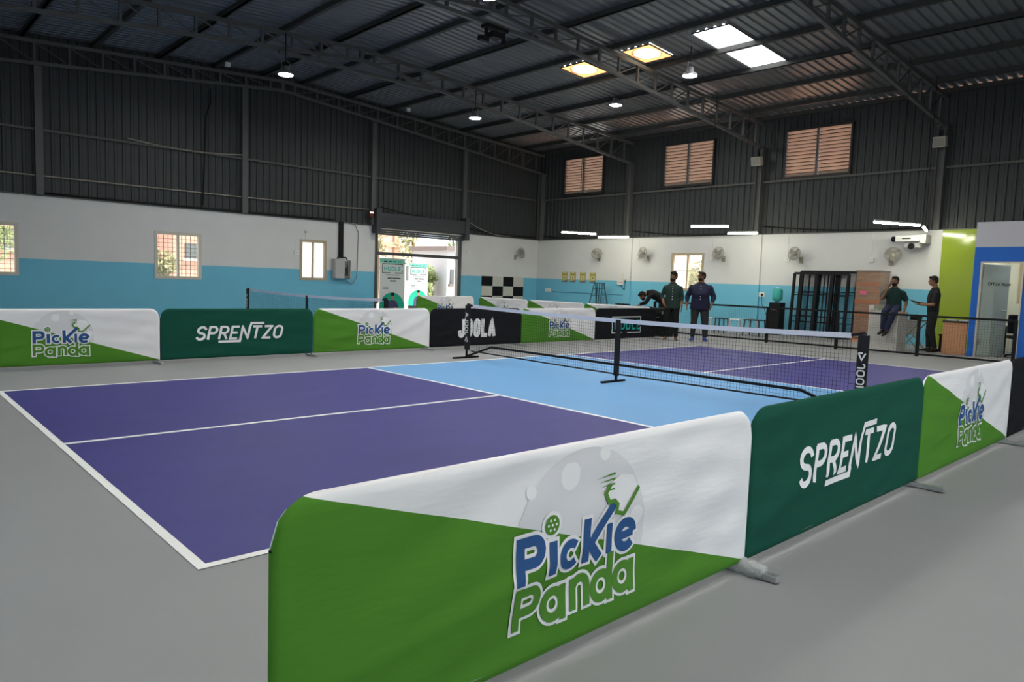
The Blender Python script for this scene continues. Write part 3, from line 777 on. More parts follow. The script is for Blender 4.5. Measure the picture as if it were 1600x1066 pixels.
def tube_light(a, b, label):
    a = Vector(a); b = Vector(b); c = (a+b)/2; d = (b-a); L = d.length
    t = empty('tube_light', c, label, 'tube light', 'tube lights along the right wall', math.atan2(d.y, d.x))
    MB().tube([(-L/2, 0, 0), (L/2, 0, 0)], .026, 10).build('tube', tube_e, t, True)
    MB().b2((-L/2, -.025, .02), (L/2, .025, .055)).build('batten', white_m, t)
    zt = roofz(c.x)+.01
    MB().tube([(0, 0, .05), (0, 0, zt-c.z)], .009, 6).build('cord', cable_m, t)
    return t
tube_light((17.82, 14.62, 3.2), (19.02, 14.05, 3.2), 'glowing tube light nearest the hall corner')
tube_light((19.05, 13.95, 3.09), (19.35, 12.8, 3.09), 'glowing tube light second from the hall corner, left of the column')
tube_light((17.49, 8.99, 3.2), (17.91, 8.0, 3.2), 'glowing tube light right of the standing men, upper of a pair')
tube_light((19.1, 8.7, 3.1), (19.3, 7.82, 3.1), 'glowing tube light lower of the pair right of the standing men')
tube_light((17.06, 3.58, 3.1), (18.4, 3.0, 3.1), 'long glowing tube light above the tall wrapped carton')
tube_light((18.95, 3.09, 3.1), (20.1, 3.38, 3.1), 'glowing tube light seen end-on beside the wall camera')

# ------------------------------------------------------------------ things under the roof
t = empty('hanging_bracket', (9.05, 8.5, 6.62), 'black equipment bracket hanging under the ridge tie beam', 'bracket')
MB().b2((-.3, -.1, .02), (.3, .1, .09)).build('plate', black_m, t); MB().b2((-.27, -.03, -.22), (-.21, .03, .02)).build('arm', black_m, t); MB().b2((.21, -.03, -.22), (.27, .03, .02)).build('arm', black_m, t)
MB().b2((-.12, -.1, -.14), (.14, .1, -.02)).build('device', black_m, t, bevel=.01); MB().b2((-.42, -.06, -.27), (-.2, .06, -.17)).build('tray', black_m, t)
for (x, y, z), lab in (((6.95, 17.6, 7.22), 'small white box under the roof at left'), ((13.1, 17.6, 7.1), 'small white box under the roof above the doorway')):
    t = empty('ceiling_box', (x, y, z), lab, 'box', 'small boxes under the roof')
    MB().b2((-.07, -.05, -.06), (.07, .05, .06)).build('case', white_m, t, bevel=.012); MB().b2((-.02, -.02, .06), (.02, .02, .2)).build('mount', steel_m, t)
sp_m = mat('beige_speaker', (.42, .40, .34), .6); gr_m = mat('speaker_grille', (.30, .29, .25), .8, bump=.5, bscale=300)
for y, lab in ((8.55, 'beige speaker box on the middle steel column'), (3.3, 'beige speaker box on the column above the green panel')):
    t = empty('wall_speaker', (20.33, y, 5.47), lab, 'speaker', 'speaker boxes on columns'); t.rotation_euler = (0, radians(-12), 0)
    MB().b2((-.1, -.16, -.14), (.09, .16, .14)).build('case', sp_m, t, bevel=.015); MB().b2((-.108, -.13, -.11), (-.1, .13, .11)).build('grille', gr_m, t)
    MB().b2((.08, -.03, .02), (.16, .03, .3)).build('bracket', black_m, t)

# ------------------------------------------------------------------ wall fans
fan_m = mat('fan_cream', (.33, .31, .26), .5); cage_m = mat('fan_cage', (.30, .29, .26), .4, .5); blade_m = mat('fan_blade', (.30, .28, .24), .4)
def make_fan():
    t = empty('wall_fan', (0, 0, 0), '', 'fan', 'wall fans')      # local -y faces the room, wall at y=0
    MB().b2((-.055, -.03, -.22), (.055, 0, -.02)).build('wall_plate', fan_m, t, bevel=.008)
    MB().tube([(0, -.03, -.12), (0, -.10, -.13), (0, -.14, -.04)], .022, 8).build('arm', fan_m, t, True)
    Ry = Matrix.Rotation(radians(90), 3, 'X')
    MB().lathe([(.02, -.02), (.065, -.01), (.075, .06), (.06, .12), (.02, .13)], (0, -.26, 0), 16, Ry).build('motor', fan_m, t, True)
    c = MB(); cy = -.32
    for r, y in ((.215, cy), (.205, cy-.05), (.205, cy+.05), (.13, cy-.085), (.13, cy+.085), (.06, cy-.09)):
        c.tube([(r*cos(2*pi*k/28), y, r*sin(2*pi*k/28)) for k in range(29)], .004, 5, False)
    for k in range(30):
        a = 2*pi*k/30
        c.tube([(rr*cos(a), y, rr*sin(a)) for rr, y in ((.05, cy-.09), (.14, cy-.083), (.20, cy-.055), (.216, cy), (.20, cy+.055), (.14, cy+.083), (.07, cy+.08))], .0025, 4, False)
    c.build('cage', cage_m, t)
    for k in range(3):
        a = 2*pi*k/3+.4; g = MB(); ca, sa = cos(a), sin(a)
        P = []
        for rr, w0, w1 in ((.04, -.03, .03), (.10, -.06, .07), (.16, -.06, .10), (.205, -.02, .09)):
            P.append(((rr*ca-w0*sa, cy-.03+w0*.35, rr*sa+w0*ca), (rr*ca-w1*sa, cy-.03+w1*.35, rr*sa+w1*ca)))
        for q0, q1 in zip(P, P[1:]): g.quad(q0[0], q0[1], q1[1], q1[0])
        g.build('blade', blade_m, t)
    MB().lathe([(.01, -.02), (.035, -.015), (.04, .02), (.01, .03)], (0, cy-.03, 0), 14, Ry).build('hub', fan_m, t, True)
    return t
F0 = make_fan(); FANS = [(19.37, YF-.0, 2.50, 0, 'wall fan on the gable wall near the hall corner'),
    (XR, 15.25, 2.50, -pi/2, 'wall fan above the yellow posters'), (XR, 12.85, 2.52, -pi/2, 'wall fan left of the window behind the men'), (XR, 9.75, 2.49, -pi/2, 'wall fan right of the window behind the men'),
    (XR, 7.05, 2.46, -pi/2, 'wall fan above the steel grilles'), (XR, 4.42, 2.42, -pi/2, 'wall fan above the tall wrapped carton')]
head = [.35, .3, -.35, -.15, -.35, .45]
fixed = ('wall_plate', 'arm')
for i, (x, y, z, rz, lab) in enumerate(FANS):
    fn = F0 if i == 0 else copy_tree(F0)
    fn.location = (x, y, z); fn.rotation_euler = (0, 0, rz); fn['label'] = lab
    for ch in fn.children:
        if not ch.name.startswith(fixed):
            ch.rotation_euler = (radians(-12), 0, head[i])
# regulator boxes and conduits
def wall_box(x, y, z, d, label, axis, cat='switch box', name='fan_switch', cond=None, group='fan switch boxes'):
    t = empty(name, (x, y, z), label, cat, group)
    if axis == 'y': MB().b2((-.045, -d/2, -d/2), (0, d/2, d/2)).build('box', white_m, t, bevel=.008); MB().b2((-.055, -.02, -.025), (-.045, .02, .025)).build('switch', cream_m, t)
    else: MB().b2((-d/2, -.045, -d/2), (d/2, 0, d/2)).build('box', white_m, t, bevel=.008); MB().b2((-.02, -.055, -.025), (.02, -.045, .025)).build('switch', cream_m, t)
    if cond:
        o = (-.012, 0) if axis == 'y' else (0, -.012)
        MB().tube([(o[0], o[1], d/2), (o[0], o[1], cond)], .010, 6).build('conduit', white_m, t)
wall_box(18.78, YF, 2.44, .12, 'small white box left of the gable wall fan', 'x')
wall_box(XR, 13.32, 2.42, .13, 'small white switch box left of the fan by the pilaster', 'y', cond=.75)
wall_box(XR, 10.22, 2.36, .12, 'small white switch box left of the fan right of window', 'y', cond=.8)
wall_box(XR, 7.50, 2.36, .15, 'small white switch box left of the fan above the grilles', 'y', cond=.8)
wall_box(XR, 4.96, 2.35, .15, 'small white switch box left of the fan above the carton', 'y', cond=.8)
wall_box(16.85, YF, 2.45, .12, 'small white switch box right of the shutter doorway', 'x')
wall_box(9.62, YF, 2.07, .15, 'small white box left of the frosted window', 'x', cond=.45)
t = empty('wall_hook', (9.94, YF, 2.78), 'small grey bulb holder above the frosted window', 'fitting')
MB().lathe([(.05, 0), (.05, .03), (.03, .05), (.02, .1)], (0, -.0, 0), 14, Matrix.Rotation(radians(90), 3, 'X')).build('rose', cream_m, t, True); MB().tube([(0, -.015, -.05), (0, -.015, -.28), (-.3, -.015, -.28)], .008, 6).build('conduit', cream_m, t)

# ------------------------------------------------------------------ items on the walls
t = empty('electrical_cabinet', (11.22, YF, 1.27), 'grey electrical cabinet with open side on the gable wall', 'cabinet')
cab = mat('cabinet_grey', (.42, .42, .41), .5)
MB().b2((-.30, -.24, 0), (.06, -.02, .66)).build('body', cab, t, bevel=.012); MB().b2((.06, -.21, .02), (.28, -.02, .60)).build('side_box', mat('cabinet_dark', (.16, .16, .15), .5), t, bevel=.01)
MB().b2((.26, -.25, .0), (.30, -.02, .62)).build('door', cab, t)
for k in range(3): MB().tube([(.08+.05*k, -.215, .1), (.10+.04*k, -.23, .3), (.16, -.22, .45+.04*k)], .01, 6).build('cable', cable_m, t, True)
MB().tube([(-.2, -.16, .66), (-.16, -.18, .74), (.0, -.12, .72), (.14, -.16, .72), (.2, -.16, .62)], .022, 6).build('cable', cable_m, t, True)
t = empty('cable_trunking', (11.22, YF, 1.98), 'black vertical trunking above the electrical cabinet', 'trunking'); MB().b2((-.07, -.10, 0), (.07, -.01, 1.22)).build('cover', black_m, t)
cable('wall_cable', [(11.3, YF-.05, 3.2), (11.75, YF-.05, 3.15), (11.9, YF-.03, 2.9), (11.88, YF-.03, 1.6), (11.86, YF-.03, 1.3), (11.65, YF-.04, 1.1), (11.45, YF-.06, 1.2)], .013, 'grey cable looping down beside the electrical cabinet', mat('grey_cable', (.25, .25, .25), .5))
# red and black gadget at the shutter's left end
t = empty('indicator_lamp', (12.26, YF-.2, 3.55), 'small red box with white lights at the shutter end', 'indicator')
MB().b2((-.05, -.06, -.12), (.1, .02, .1)).build('case', mat('dark_red', (.12, .02, .015), .5), t, bevel=.01)
for k in (-.02, .06): MB().lathe([(.01, 0), (.028, 0), (.02, .012)], (k, -.06, .04), 10, Matrix.Rotation(radians(90), 3, 'X')).build('light', emis('indicator_glow', (1, .95, .85), 3), t)
# checkered wall panels
cw, chh = .58, .40
ck_b = mat('black_panel', (.010, .010, .012), .7, spec=.1); ck_w = mat('pale_panel', (.55, .54, .49), .6)
rows = ['top', 'second', 'third', 'bottom']
for r in range(4):
    for c in range(4):
        x0 = 17.58+cw*c; z1 = 1.555-chh*r; bk = (r+c) % 2 == 0
        tag(MB().b2((x0+.004, YF-.03, z1-chh+.004), (x0+cw-.004, YF-.001, z1-.004)).build('wall_tile', ck_b if bk else ck_w, bevel=.004),
            '%s square wall panel, %s row of the checkered set, %s from the doorway' % ('black' if bk else 'pale', rows[r], ORD[c]), 'wall panel', 'checkered wall panels')
# posters
po_y = mat('poster_yellow', (.45, .40, .10), .5); po_g = mat('poster_pale', (.55, .54, .40), .5); po_b = mat('poster_blue', (.14, .17, .20), .5); po_o = mat('poster_olive', (.30, .27, .05), .5)
for k, y in enumerate((17.08, 16.62, 16.08, 15.55)):
    t = empty('wall_poster', (XR, y, 1.42), ['yellow poster farthest left of the four in a row', 'yellow poster second from the left in the row of four', 'yellow poster third from the left in the row of four', 'yellow poster rightmost of four, above the ladder'][k], 'poster', 'yellow posters on the right wall')
    MB().b2((-.012, -.16, 0), (-.002, .16, .42)).build('sheet', po_y, t); MB().b2((-.014, -.14, .30), (-.012, .14, .34)).build('heading', po_o, t)
    MB().b2((-.014, -.09, .37), (-.012, .09, .41)).build('top_print', po_g, t); MB().b2((-.014, -.08, .12), (-.012, .08, .26)).build('panel_print', po_g, t); MB().b2((-.015, -.03, .16), (-.014, .03, .22)).build('mark', mat('poster_brown', (.2, .08, .05), .5), t)
    MB().quad((-.0135, .16, .0), (-.0135, -.16, .0), (-.0135, -.16, .10), (-.0135, .16, .04)).build('bottom_print', po_b, t)
# switchboard, sockets
t = empty('switch_board', (XR, 13.98, 1.38), 'white switch board with dangling wires left of the pilaster', 'switch board')
MB().b2((-.05, -.16, .20), (0, .10, .46)).build('upper_box', cream_m, t, bevel=.01); MB().b2((-.07, -.02, 0), (0, .28, .17)).build('lower_box', white_m, t, bevel=.01); MB().b2((-.075, .02, .09), (-.07, .24, .11)).build('switch_row', mat('orange_plastic', (.5, .16, .06), .5), t)
for k in range(3): MB().tube([(-.06, -.08-.03*k, .2), (-.08, -.12, .05), (-.07, -.10, -.12-.03*k), (-.06, 0, -.15), (-.06, .06, 0)], .008, 6).build('wire', cable_m, t, True)
MB().tube([(-.012, 0, .46), (-.012, -.05, 1.1), (-.012, -.12, 1.75)], .009, 6).build('conduit', white_m, t)
for (y, z, lab) in ((18.0, 1.05, 'small pale socket box on the blue wall left of the ladder'), (8.35, 1.22, 'white double socket left of the water cooler')):
    t = empty('wall_socket', (XR, y, z), lab, 'socket', 'wall sockets'); MB().b2((-.03, -.16, -.07), (0, .16, .07)).build('plate', white_m, t, bevel=.008)
    for k in (-.08, .08): MB().b2((-.05, k-.035, -.035), (-.03, k+.035, .035)).build('plug' if y < 10 else 'outlet', black_m if y < 10 else cream_m, t, bevel=.006)
    if y < 10: MB().tube([(-.05, -.08, -.03), (-.06, -.10, -.3), (-.05, -.2, -.45), (-.1, -.4, -.9)], .008, 6).build('cord', cable_m, t, True)
cable('wall_conduit', [(XR-.012, 17.8, 1.0), (XR-.012, 13.7, 1.0)], .010, 'thin blue conduit running along the blue wall', mat('blue_conduit', (.09, .28, .4), .5), 'conduit')
# wall camera by the end-on tube
t = empty('wall_camera', (XR, 3.75, 2.90), 'white wall-mounted unit with a lens and dark label beside the tube light', 'camera')
MB().b2((-.55, -.18, -.07), (-.25, .42, .10)).build('body', white_m, t, bevel=.02); MB().b2((-.556, .02, .0), (-.55, .24, .03)).build('name_plate', black_m, t)
MB().lathe([(.06, 0), (.075, .02), (.075, .12), (.05, .14)], (-.40, .42, .01), 16, Matrix.Rotation(radians(-90), 3, 'X')).build('lens', black_m, t, True)
MB().b2((-.5, -.34, -.12), (0, -.18, .12)).build('bracket', cab, t, bevel=.01); MB().b2((-.45, -.20, -.24), (-.2, .22, -.08)).build('lower_housing', cab, t, bevel=.03)
MB().lathe([(.055, 0), (.085, 0), (.085, .02), (.055, .02)], (-.46, .02, -.19), 18, Matrix.Rotation(radians(-90), 3, 'Y')).build('ring', black_m, t, True)

# ------------------------------------------------------------------ ladder, stools, cooler, grilles, carton, counter
lad = mat('ladder_blue', (.03, .09, .13), .5)
t = empty('step_ladder', (20.15, 14.75, 0), 'dark blue folding step ladder against the blue wall', 'ladder')
for sx in (-1, 1):
    for sy in (-1, 1):
        MB().bar((sx*.04, sy*.20, 1.42), (sx*.34, sy*.34, 0), .045, .03).build('leg', lad, t)
    for k, z in enumerate((.3, .62, .94, 1.2)):
        f = z/1.42; MB().bar((sx*(.34-.30*f), -(.34-.14*f), z), (sx*(.34-.30*f), (.34-.14*f), z), .05, .025).build('rung', lad, t)
MB().b2((-.09, -.23, 1.40), (.09, .23, 1.44)).build('top_step', lad, t)
MB().bar((-.02, -.05, 1.4), (-.1, -.06, 0.3), .03).build('stay', lad, t); MB().bar((-.02, .05, 1.4), (-.1, .06, .3), .03).build('stay', lad, t)

ws = mat('stool_white', (.62, .62, .60), .5); bs = mat('stool_dark', (.03, .04, .05), .5)
def stool(x, y, m, lab, rz=.2, w_=.32, h=.47):
    t = empty('low_stool', (x, y, 0), lab, 'stool', 'stools behind the fence', rz)
    MB().b2((-w_/2, -w_/2, h-.03), (w_/2, w_/2, h)).build('seat', m, t, bevel=.01)
    for a in (-1, 1):
        for b in (-1, 1): MB().bar((a*w_*.42, b*w_*.42, h-.02), (a*w_*.5, b*w_*.5, 0), .028).build('leg', m, t)
    for a in (-1, 1): MB().bar((a*w_*.47, -w_*.47, .15), (a*w_*.47, w_*.47, .15), .02).build('stretcher', m, t)
stool(18.6, 8.93, ws, 'white stool farthest left behind the fence, beside the man in navy')
stool(18.6, 8.45, bs, 'dark stool between two white stools behind the fence', .1)
stool(18.5, 7.95, ws, 'white stool in the middle of the row behind the fence', .4)
stool(19.05, 7.75, ws, 'white stool partly behind the dark bench top', -.2)
stool(18.6, 7.35, bs, 'dark wide stool rightmost in the row behind the fence', .1, .5, .49)

t = empty('water_cooler', (20.1, 7.45, 0), 'black water cooler with teal bottle against the right wall', 'water cooler')
MB().b2((-.17, -.18, 0), (.2, .18, 1.0)).build('cabinet', black_m, t, bevel=.02); MB().b2((-.19, -.1, .72), (-.17, .1, .82)).build('tap_panel', mat('dark_grey_plastic', (.05, .05, .05), .4), t)
for k in (-.05, .05): MB().b2((-.22, k-.015, .72), (-.19, k+.015, .76)).build('tap', black_m, t)
MB().lathe([(.05, 1.0), (.06, 1.03), (.15, 1.08), (.155, 1.18), (.148, 1.20), (.155, 1.22), (.155, 1.36), (.13, 1.42), (.02, 1.43)], (.0, 0, 0), 20).build('bottle', mat('teal_bottle', (.08, .50, .45), .2, trans=.3), t, True)
MB().lathe([(.02, 1.43), (.05, 1.432), (.05, 1.46), (.02, 1.462)], (0, 0, 0), 14).build('bottle_cap', white_m, t, True)

def grille(x, y0, y1, h, rz, lab, nv):
    w_ = y1-y0; t = empty('steel_grille', (x, (y0+y1)/2, 0), lab, 'grille', 'steel grilles leaning on the wall'); t.rotation_euler = (0, radians(4), rz)
    fr = MB(); fr.bar((0, -w_/2, 0), (0, -w_/2, h), .07); fr.bar((0, w_/2, 0), (0, w_/2, h), .07); fr.bar((0, -w_/2, h), (0, w_/2, h), .07); fr.bar((0, -w_/2, .04), (0, w_/2, .04), .07); fr.build('frame', black_m, t)
    for k in range(1, nv):
        y = -w_/2+w_*k/nv; MB().bar((0, y, .04), (0, y, h), .10 if k % 2 == 0 else .03).build('upright', black_m, t)
    for z in (.45, .62, 1.28, 1.36): MB().bar((.01, -w_/2, z*h/1.95), (.01, w_/2, z*h/1.95), .022).build('crossbar', black_m, t)
grille(20.30, 5.45, 7.10, 1.93, 0, 'black steel grille leaning in front, reaching farther left', 7)
grille(20.42, 5.25, 6.95, 1.98, 0, 'black steel grille leaning behind, taller and farther right', 6)

wr_m = mat('shrink_wrap_card', (.25, .15, .10), .2, var=.4, scale=3, bump=.5, bscale=9, spec=.7, stretch=(1, 1, 4)); wr2 = mat('orange_band', (.33, .12, .055), .3, var=.2, scale=5, spec=.7)
t = empty('wrapped_carton', (20.22, 4.70, 0), 'tall carton in shiny stretch wrap with a pink label', 'carton')
MB().b2((-.32, -.33, .08), (.34, .33, 2.0)).build('carton', wr_m, t, bevel=.02)
for z, h in ((1.60, .07), (1.10, .10), (.75, .05), (1.42, .04)): MB().b2((-.324, -.331, z), (-.318, .331, z+h)).build('tape_band', wr2, t)
MB().b2((-.33, .02, 1.34), (-.324, .20, 1.44)).build('pink_label', mat('pink_label', (.62, .14, .25), .4), t); MB().b2((-.35, -.35, 0), (.36, .35, .08)).build('pallet', wood_m, t)
MB().b2((-.33, -.34, 1.985), (.35, .34, 2.02)).build('lid', mat('grey_card', (.16, .13, .12), .6), t)

t = empty('white_counter', (17.55, 3.27, 0), 'white box counter on which a man sits', 'counter')
MB().b2((-.32, -.34, 0), (.32, .34, .97)).build('body', mat('counter_white', (.52, .50, .46), .4), t, bevel=.008); MB().b2((-.34, .22, .97), (.34, .34, 1.10)).build('raised_ledge', mat('counter_white', (.5, .5, .5)), t)
tb = mat('table_grey', (.26, .26, .25), .5); ch = mat('chrome_leg', (.5, .5, .5), .25, .9)
t = empty('folding_table', (18.6, 3.08, 0), 'grey folding table with crossed metal legs beside the white counter', 'table')
MB().b2((-.27, -.28, .72), (.27, .28, .76)).build('top', tb, t, bevel=.008); MB().b2((-.26, -.28, .38), (-.24, .28, .72)).build('skirt', tb, t)
for a in (-.25, .25):
    for s_ in (-1, 1): MB().bar((a, -s_*.27, .70), (a, s_*.27, 0), .022).build('leg', ch, t)
MB().bar((-.25, -.2, .18), (.25, -.2, .18), .018).build('stretcher', ch, t)
t = empty('black_pouch', (18.5, 2.95, .76), 'small black bag on the grey folding table', 'bag'); MB().b2((-.1, -.12, 0), (.1, .12, .10)).build('pouch', black_m, t, bevel=.03); MB().tube([(0, -.06, .09), (0, 0, .14), (0, .06, .09)], .01, 6).build('handle', black_m, t)
t = empty('black_bin', (18.75, 2.28, 0), 'black box on the floor behind the man with the tablet', 'box'); MB().b2((-.15, -.15, 0), (.15, .15, .42)).build('body', black_m, t, bevel=.02); MB().b2((-.16, -.16, .40), (.16, .16, .44)).build('rim', black_m, t)

# black equipment cases by the last far barrier
for x, y, h, lab in ((15.3, 9.08, .80, 'black equipment case left of the man in dark green'), (15.4, 8.42, .78, 'black equipment case just behind the man in dark green')):
    t = empty('equipment_case', (x, y, 0), lab, 'case', 'black equipment cases')
    MB().b2((-.2, -.28, 0), (.2, .28, h-.12)).build('body', black_m, t, bevel=.015); MB().b2((-.205, -.285, h-.12), (.205, .285, h)).build('lid', mat('case_dark', (.02, .02, .022), .5), t, bevel=.012)
    MB().tube([(-.21, -.08, h-.25), (-.235, -.08, h-.25), (-.235, .08, h-.25), (-.21, .08, h-.25)], .01, 6).build('handle', galv_m, t)
    for k in (-.18, .18): MB().b2((-.212, k-.025, h-.16), (-.2, k+.025, h-.08)).build('latch', galv_m, t)
t = empty('tripod_rack', (15.35, 9.75, 0), 'black rack of paddles beside the equipment cases', 'rack')
for a in (-.2, 0, .2): MB().bar((0, a, 0), (0, a*.6, .85), .025).build('leg', black_m, t)
MB().b2((-.03, -.25, .80), (.03, .25, .84)).build('bar', black_m, t)

# ------------------------------------------------------------------ green panel, reception desk, office
t = empty('green_panel', (XR-.03, 2.85, 0), 'glossy lime green wall panel reaching up to the cladding', 'panel')
gp = mat('lime_gloss', (.27, .36, .035), .12, spec=.6)
MB().b2((-.02, -1.0, 0), (.0, .44, ZW)).build('sheet', gp, t); MB().b2((-.024, .44, 0), (.0, .455, ZW)).build('edge_trim', black_m, t)
t = empty('door_pull', (19.2, 1.66, 1.12), 'black pull handle on the blue office corner', 'handle')
MB().tube([(0, 0, -.12), (-.0, .05, -.12), (-.0, .05, .12), (0, 0, .12)], .015, 8).build('grip', black_m, t)
t = empty('reception_desk', (18.3, 1.97, 0), 'brown reception desk front between the green panel and office', 'desk')
MB().b2((-.22, -.26, 0), (-.18, .24, .76)).build('front_panel', wood_m, t); MB().b2((-.18, .20, 0), (.26, .24, .76)).build('side_panel', wood_m, t); MB().b2((-.24, -.27, .76), (.28, .26, .80)).build('top', mat('desk_dark_top', (.05, .04, .035), .4), t, bevel=.006)
pm = mat('paper', (.62, .64, .66), .6)
for k, (a, b, r) in enumerate(((-.05, .10, .12), (.05, -.14, -.08))):
    o = MB().box((0, 0, .012), (.2, .2, .024), Matrix.Rotation(r, 3, 'Z')).build('paper_stack', pm, loc=(18.3+a, 1.97+b, .802)); tag(o, ['pale paper stack on the reception desk, left one', 'pale paper stack on the reception desk, beside the blue frame'][k], 'papers', 'paper stacks on the reception desk')

ob = mat('office_blue', (.02, .13, .50), .45); ow = mat('office_white', (.50, .49, .53), .5)
OXX, OY = 18.0, 1.66; OYR = -1.2
t = empty('office_cabin', (OXX, OY, 0), 'office cabin with blue front below a grey white fascia', 'cabin', kind='structure'); o = Vector(t.location)
def ob2(n, lo, hi, m): return MB().b2(Vector(lo)-o, Vector(hi)-o).build(n, m, t)
DY0, DY1, DZ = .72, 1.52, 2.2
ob2('fascia', (OXX, OYR, 2.53), (OXX+.1, OY, 3.10), ow)
ob2('front_wall', (OXX, OYR, DZ), (OXX+.1, OY, 2.53), ob); ob2('front_wall', (OXX, DY1, 0), (OXX+.1, OY, DZ), ob); ob2('front_wall', (OXX, OYR, 0), (OXX+.1, DY0-.04, DZ), ob)
ob2('side_wall', (OXX+.1, OY-.1, 2.53), (XR-.03, OY, 3.10), ow); ob2('side_wall', (OXX+.1, OY-.1, 0), (XR-.03, OY, 2.53), ow)
ob2('cabin_ceiling', (OXX+.1, OYR, 2.62), (XR-.03, OY-.1, 2.7), ow); ob2('end_wall', (OXX+.1, OYR-.1, 0), (XR-.03, OYR, 2.7), ow)
oin = mat('office_inside', (.70, .72, .64), .6)
for lo, hi in (((OYR, 0), (.30, 2.62)), ((1.30, 0), (OY-.1, 2.62)), ((.30, 0), (1.30, 1.27)), ((.30, 2.43), (1.30, 2.62))): ob2('back_wall', (XR-.06, lo[0], lo[1]), (XR-.03, hi[0], hi[1]), oin)
ob2('inner_lining', (OXX+.1, OY-.115, 0), (XR-.06, OY-.1, 2.62), MATS['office_inside'])
ob2('office_floor', (OXX, OYR, .001), (XR-.06, OY-.1, .004), floor_m)
for lo, hi in (((OXX-.01, DY1-.03, 0), (OXX+.11, DY1, DZ)), ((OXX-.01, DY0-.04, 0), (OXX+.11, DY0-.01, DZ)), ((OXX-.01, DY0-.01, DZ-.03), (OXX+.11, DY1-.03, DZ))): ob2('door_lining', lo, hi, alu_m)
# ceiling light of the office
tube_light((19.2, .0, 2.5), (19.2, 1.1, 2.5), 'tube light inside the office cabin, hidden behind its front')
for c_ in bpy.data.objects:
    pass
# glass leaf
t = bpy.data.objects.new('door_2', None); COL.objects.link(t); t.location = (OXX+.08, DY1-.04, 0); t.rotation_euler = (0, 0, radians(62))
tag(t, 'frosted glass office door standing open', 'door', kind='structure')
fg = mat('frosted_door', (.36, .42, .38), .35, var=.03)
lf = MB().b2((-.015, -.78, .02), (.015, 0, 2.14)).build('leaf', fg, t)
for z in (.3, 1.85): MB().b2((-.03, -.05, z), (.03, .01, z+.12)).build('hinge', galv_m, t)
MB().tube([(-.015, -.70, 1.08), (-.06, -.70, 1.08), (-.06, -.58, 1.08)], .012, 8).build('handle', galv_m, t); MB().tube([(.015, -.70, 1.08), (.06, -.70, 1.08), (.06, -.58, 1.08)], .012, 8).build('handle', galv_m, t)
g = MB(); L, xe = word([('O', .8), ('f', .5), ('f', .5), ('i', .1), ('c', .6), ('e', .6), (' ', .4), ('R', .6), ('o', .6), ('o', .6), ('m', .8)], 0, 0, .07, .01, .022)
ribbons(g, L, .013, 0)
for v in g.v:
    a, c = v.x, v.z; v.x, v.y, v.z = -.017, -.16-a, 1.66+c
g.build('lettering', black_m, t)
win_o = MB()
t = bpy.data.objects.new('window_8', None); COL.objects.link(t); t.location = (XR-.07, .9, 1.25); tag(t, 'bright frosted window inside the office', 'window', kind='structure')
fr = MB(); fr.b2((-.03, -.62, 0), (.0, -.56, 1.2)); fr.b2((-.03, .36, 0), (.0, .42, 1.2)); fr.b2((-.03, -.56, 0), (0, .36, .06)); fr.b2((-.03, -.56, 1.14), (0, .36, 1.2)); fr.build('frame', tan_m, t)
MB().b2((-.012, -.56, .06), (-.006, .36, 1.14)).build('pane', frost_m, t); MB().b2((-.025, -.56, .62), (-.012, .36, .65)).build('transom', tan_m, t)
# office chair and table
t = empty('office_chair', (18.75, .78, 0), 'black office chair inside the cabin doorway', 'chair', None, .5)
MB().b2((-.24, -.24, .44), (.24, .24, .52)).build('seat', black_m, t, bevel=.03); MB().b2((.20, -.22, .55), (.26, .22, 1.0)).build('backrest', black_m, t, bevel=.03); MB().tube([(0, 0, .08), (0, 0, .44)], .03, 8).build('column', galv_m, t)
for k in range(5): a = 2*pi*k/5; lg = MB().bar((0, 0, .09), (.27*cos(a), .27*sin(a), .05), .04, .03).build('leg', black_m, t); MB().ell((.27*cos(a), .27*sin(a), .03), (.03, .03, .03)).build('caster', black_m, lg)
t = empty('office_table', (19.5, .85, 0), 'white topped office table behind the chair', 'table'); MB().b2((-.3, -.5, .70), (.3, .5, .74)).build('top', white_m, t); 
for a in (-.26, .26):
    for b in (-.46, .46): MB().b2((a-.02, b-.02, 0), (a+.02, b+.02, .70)).build('leg', black_m, t)

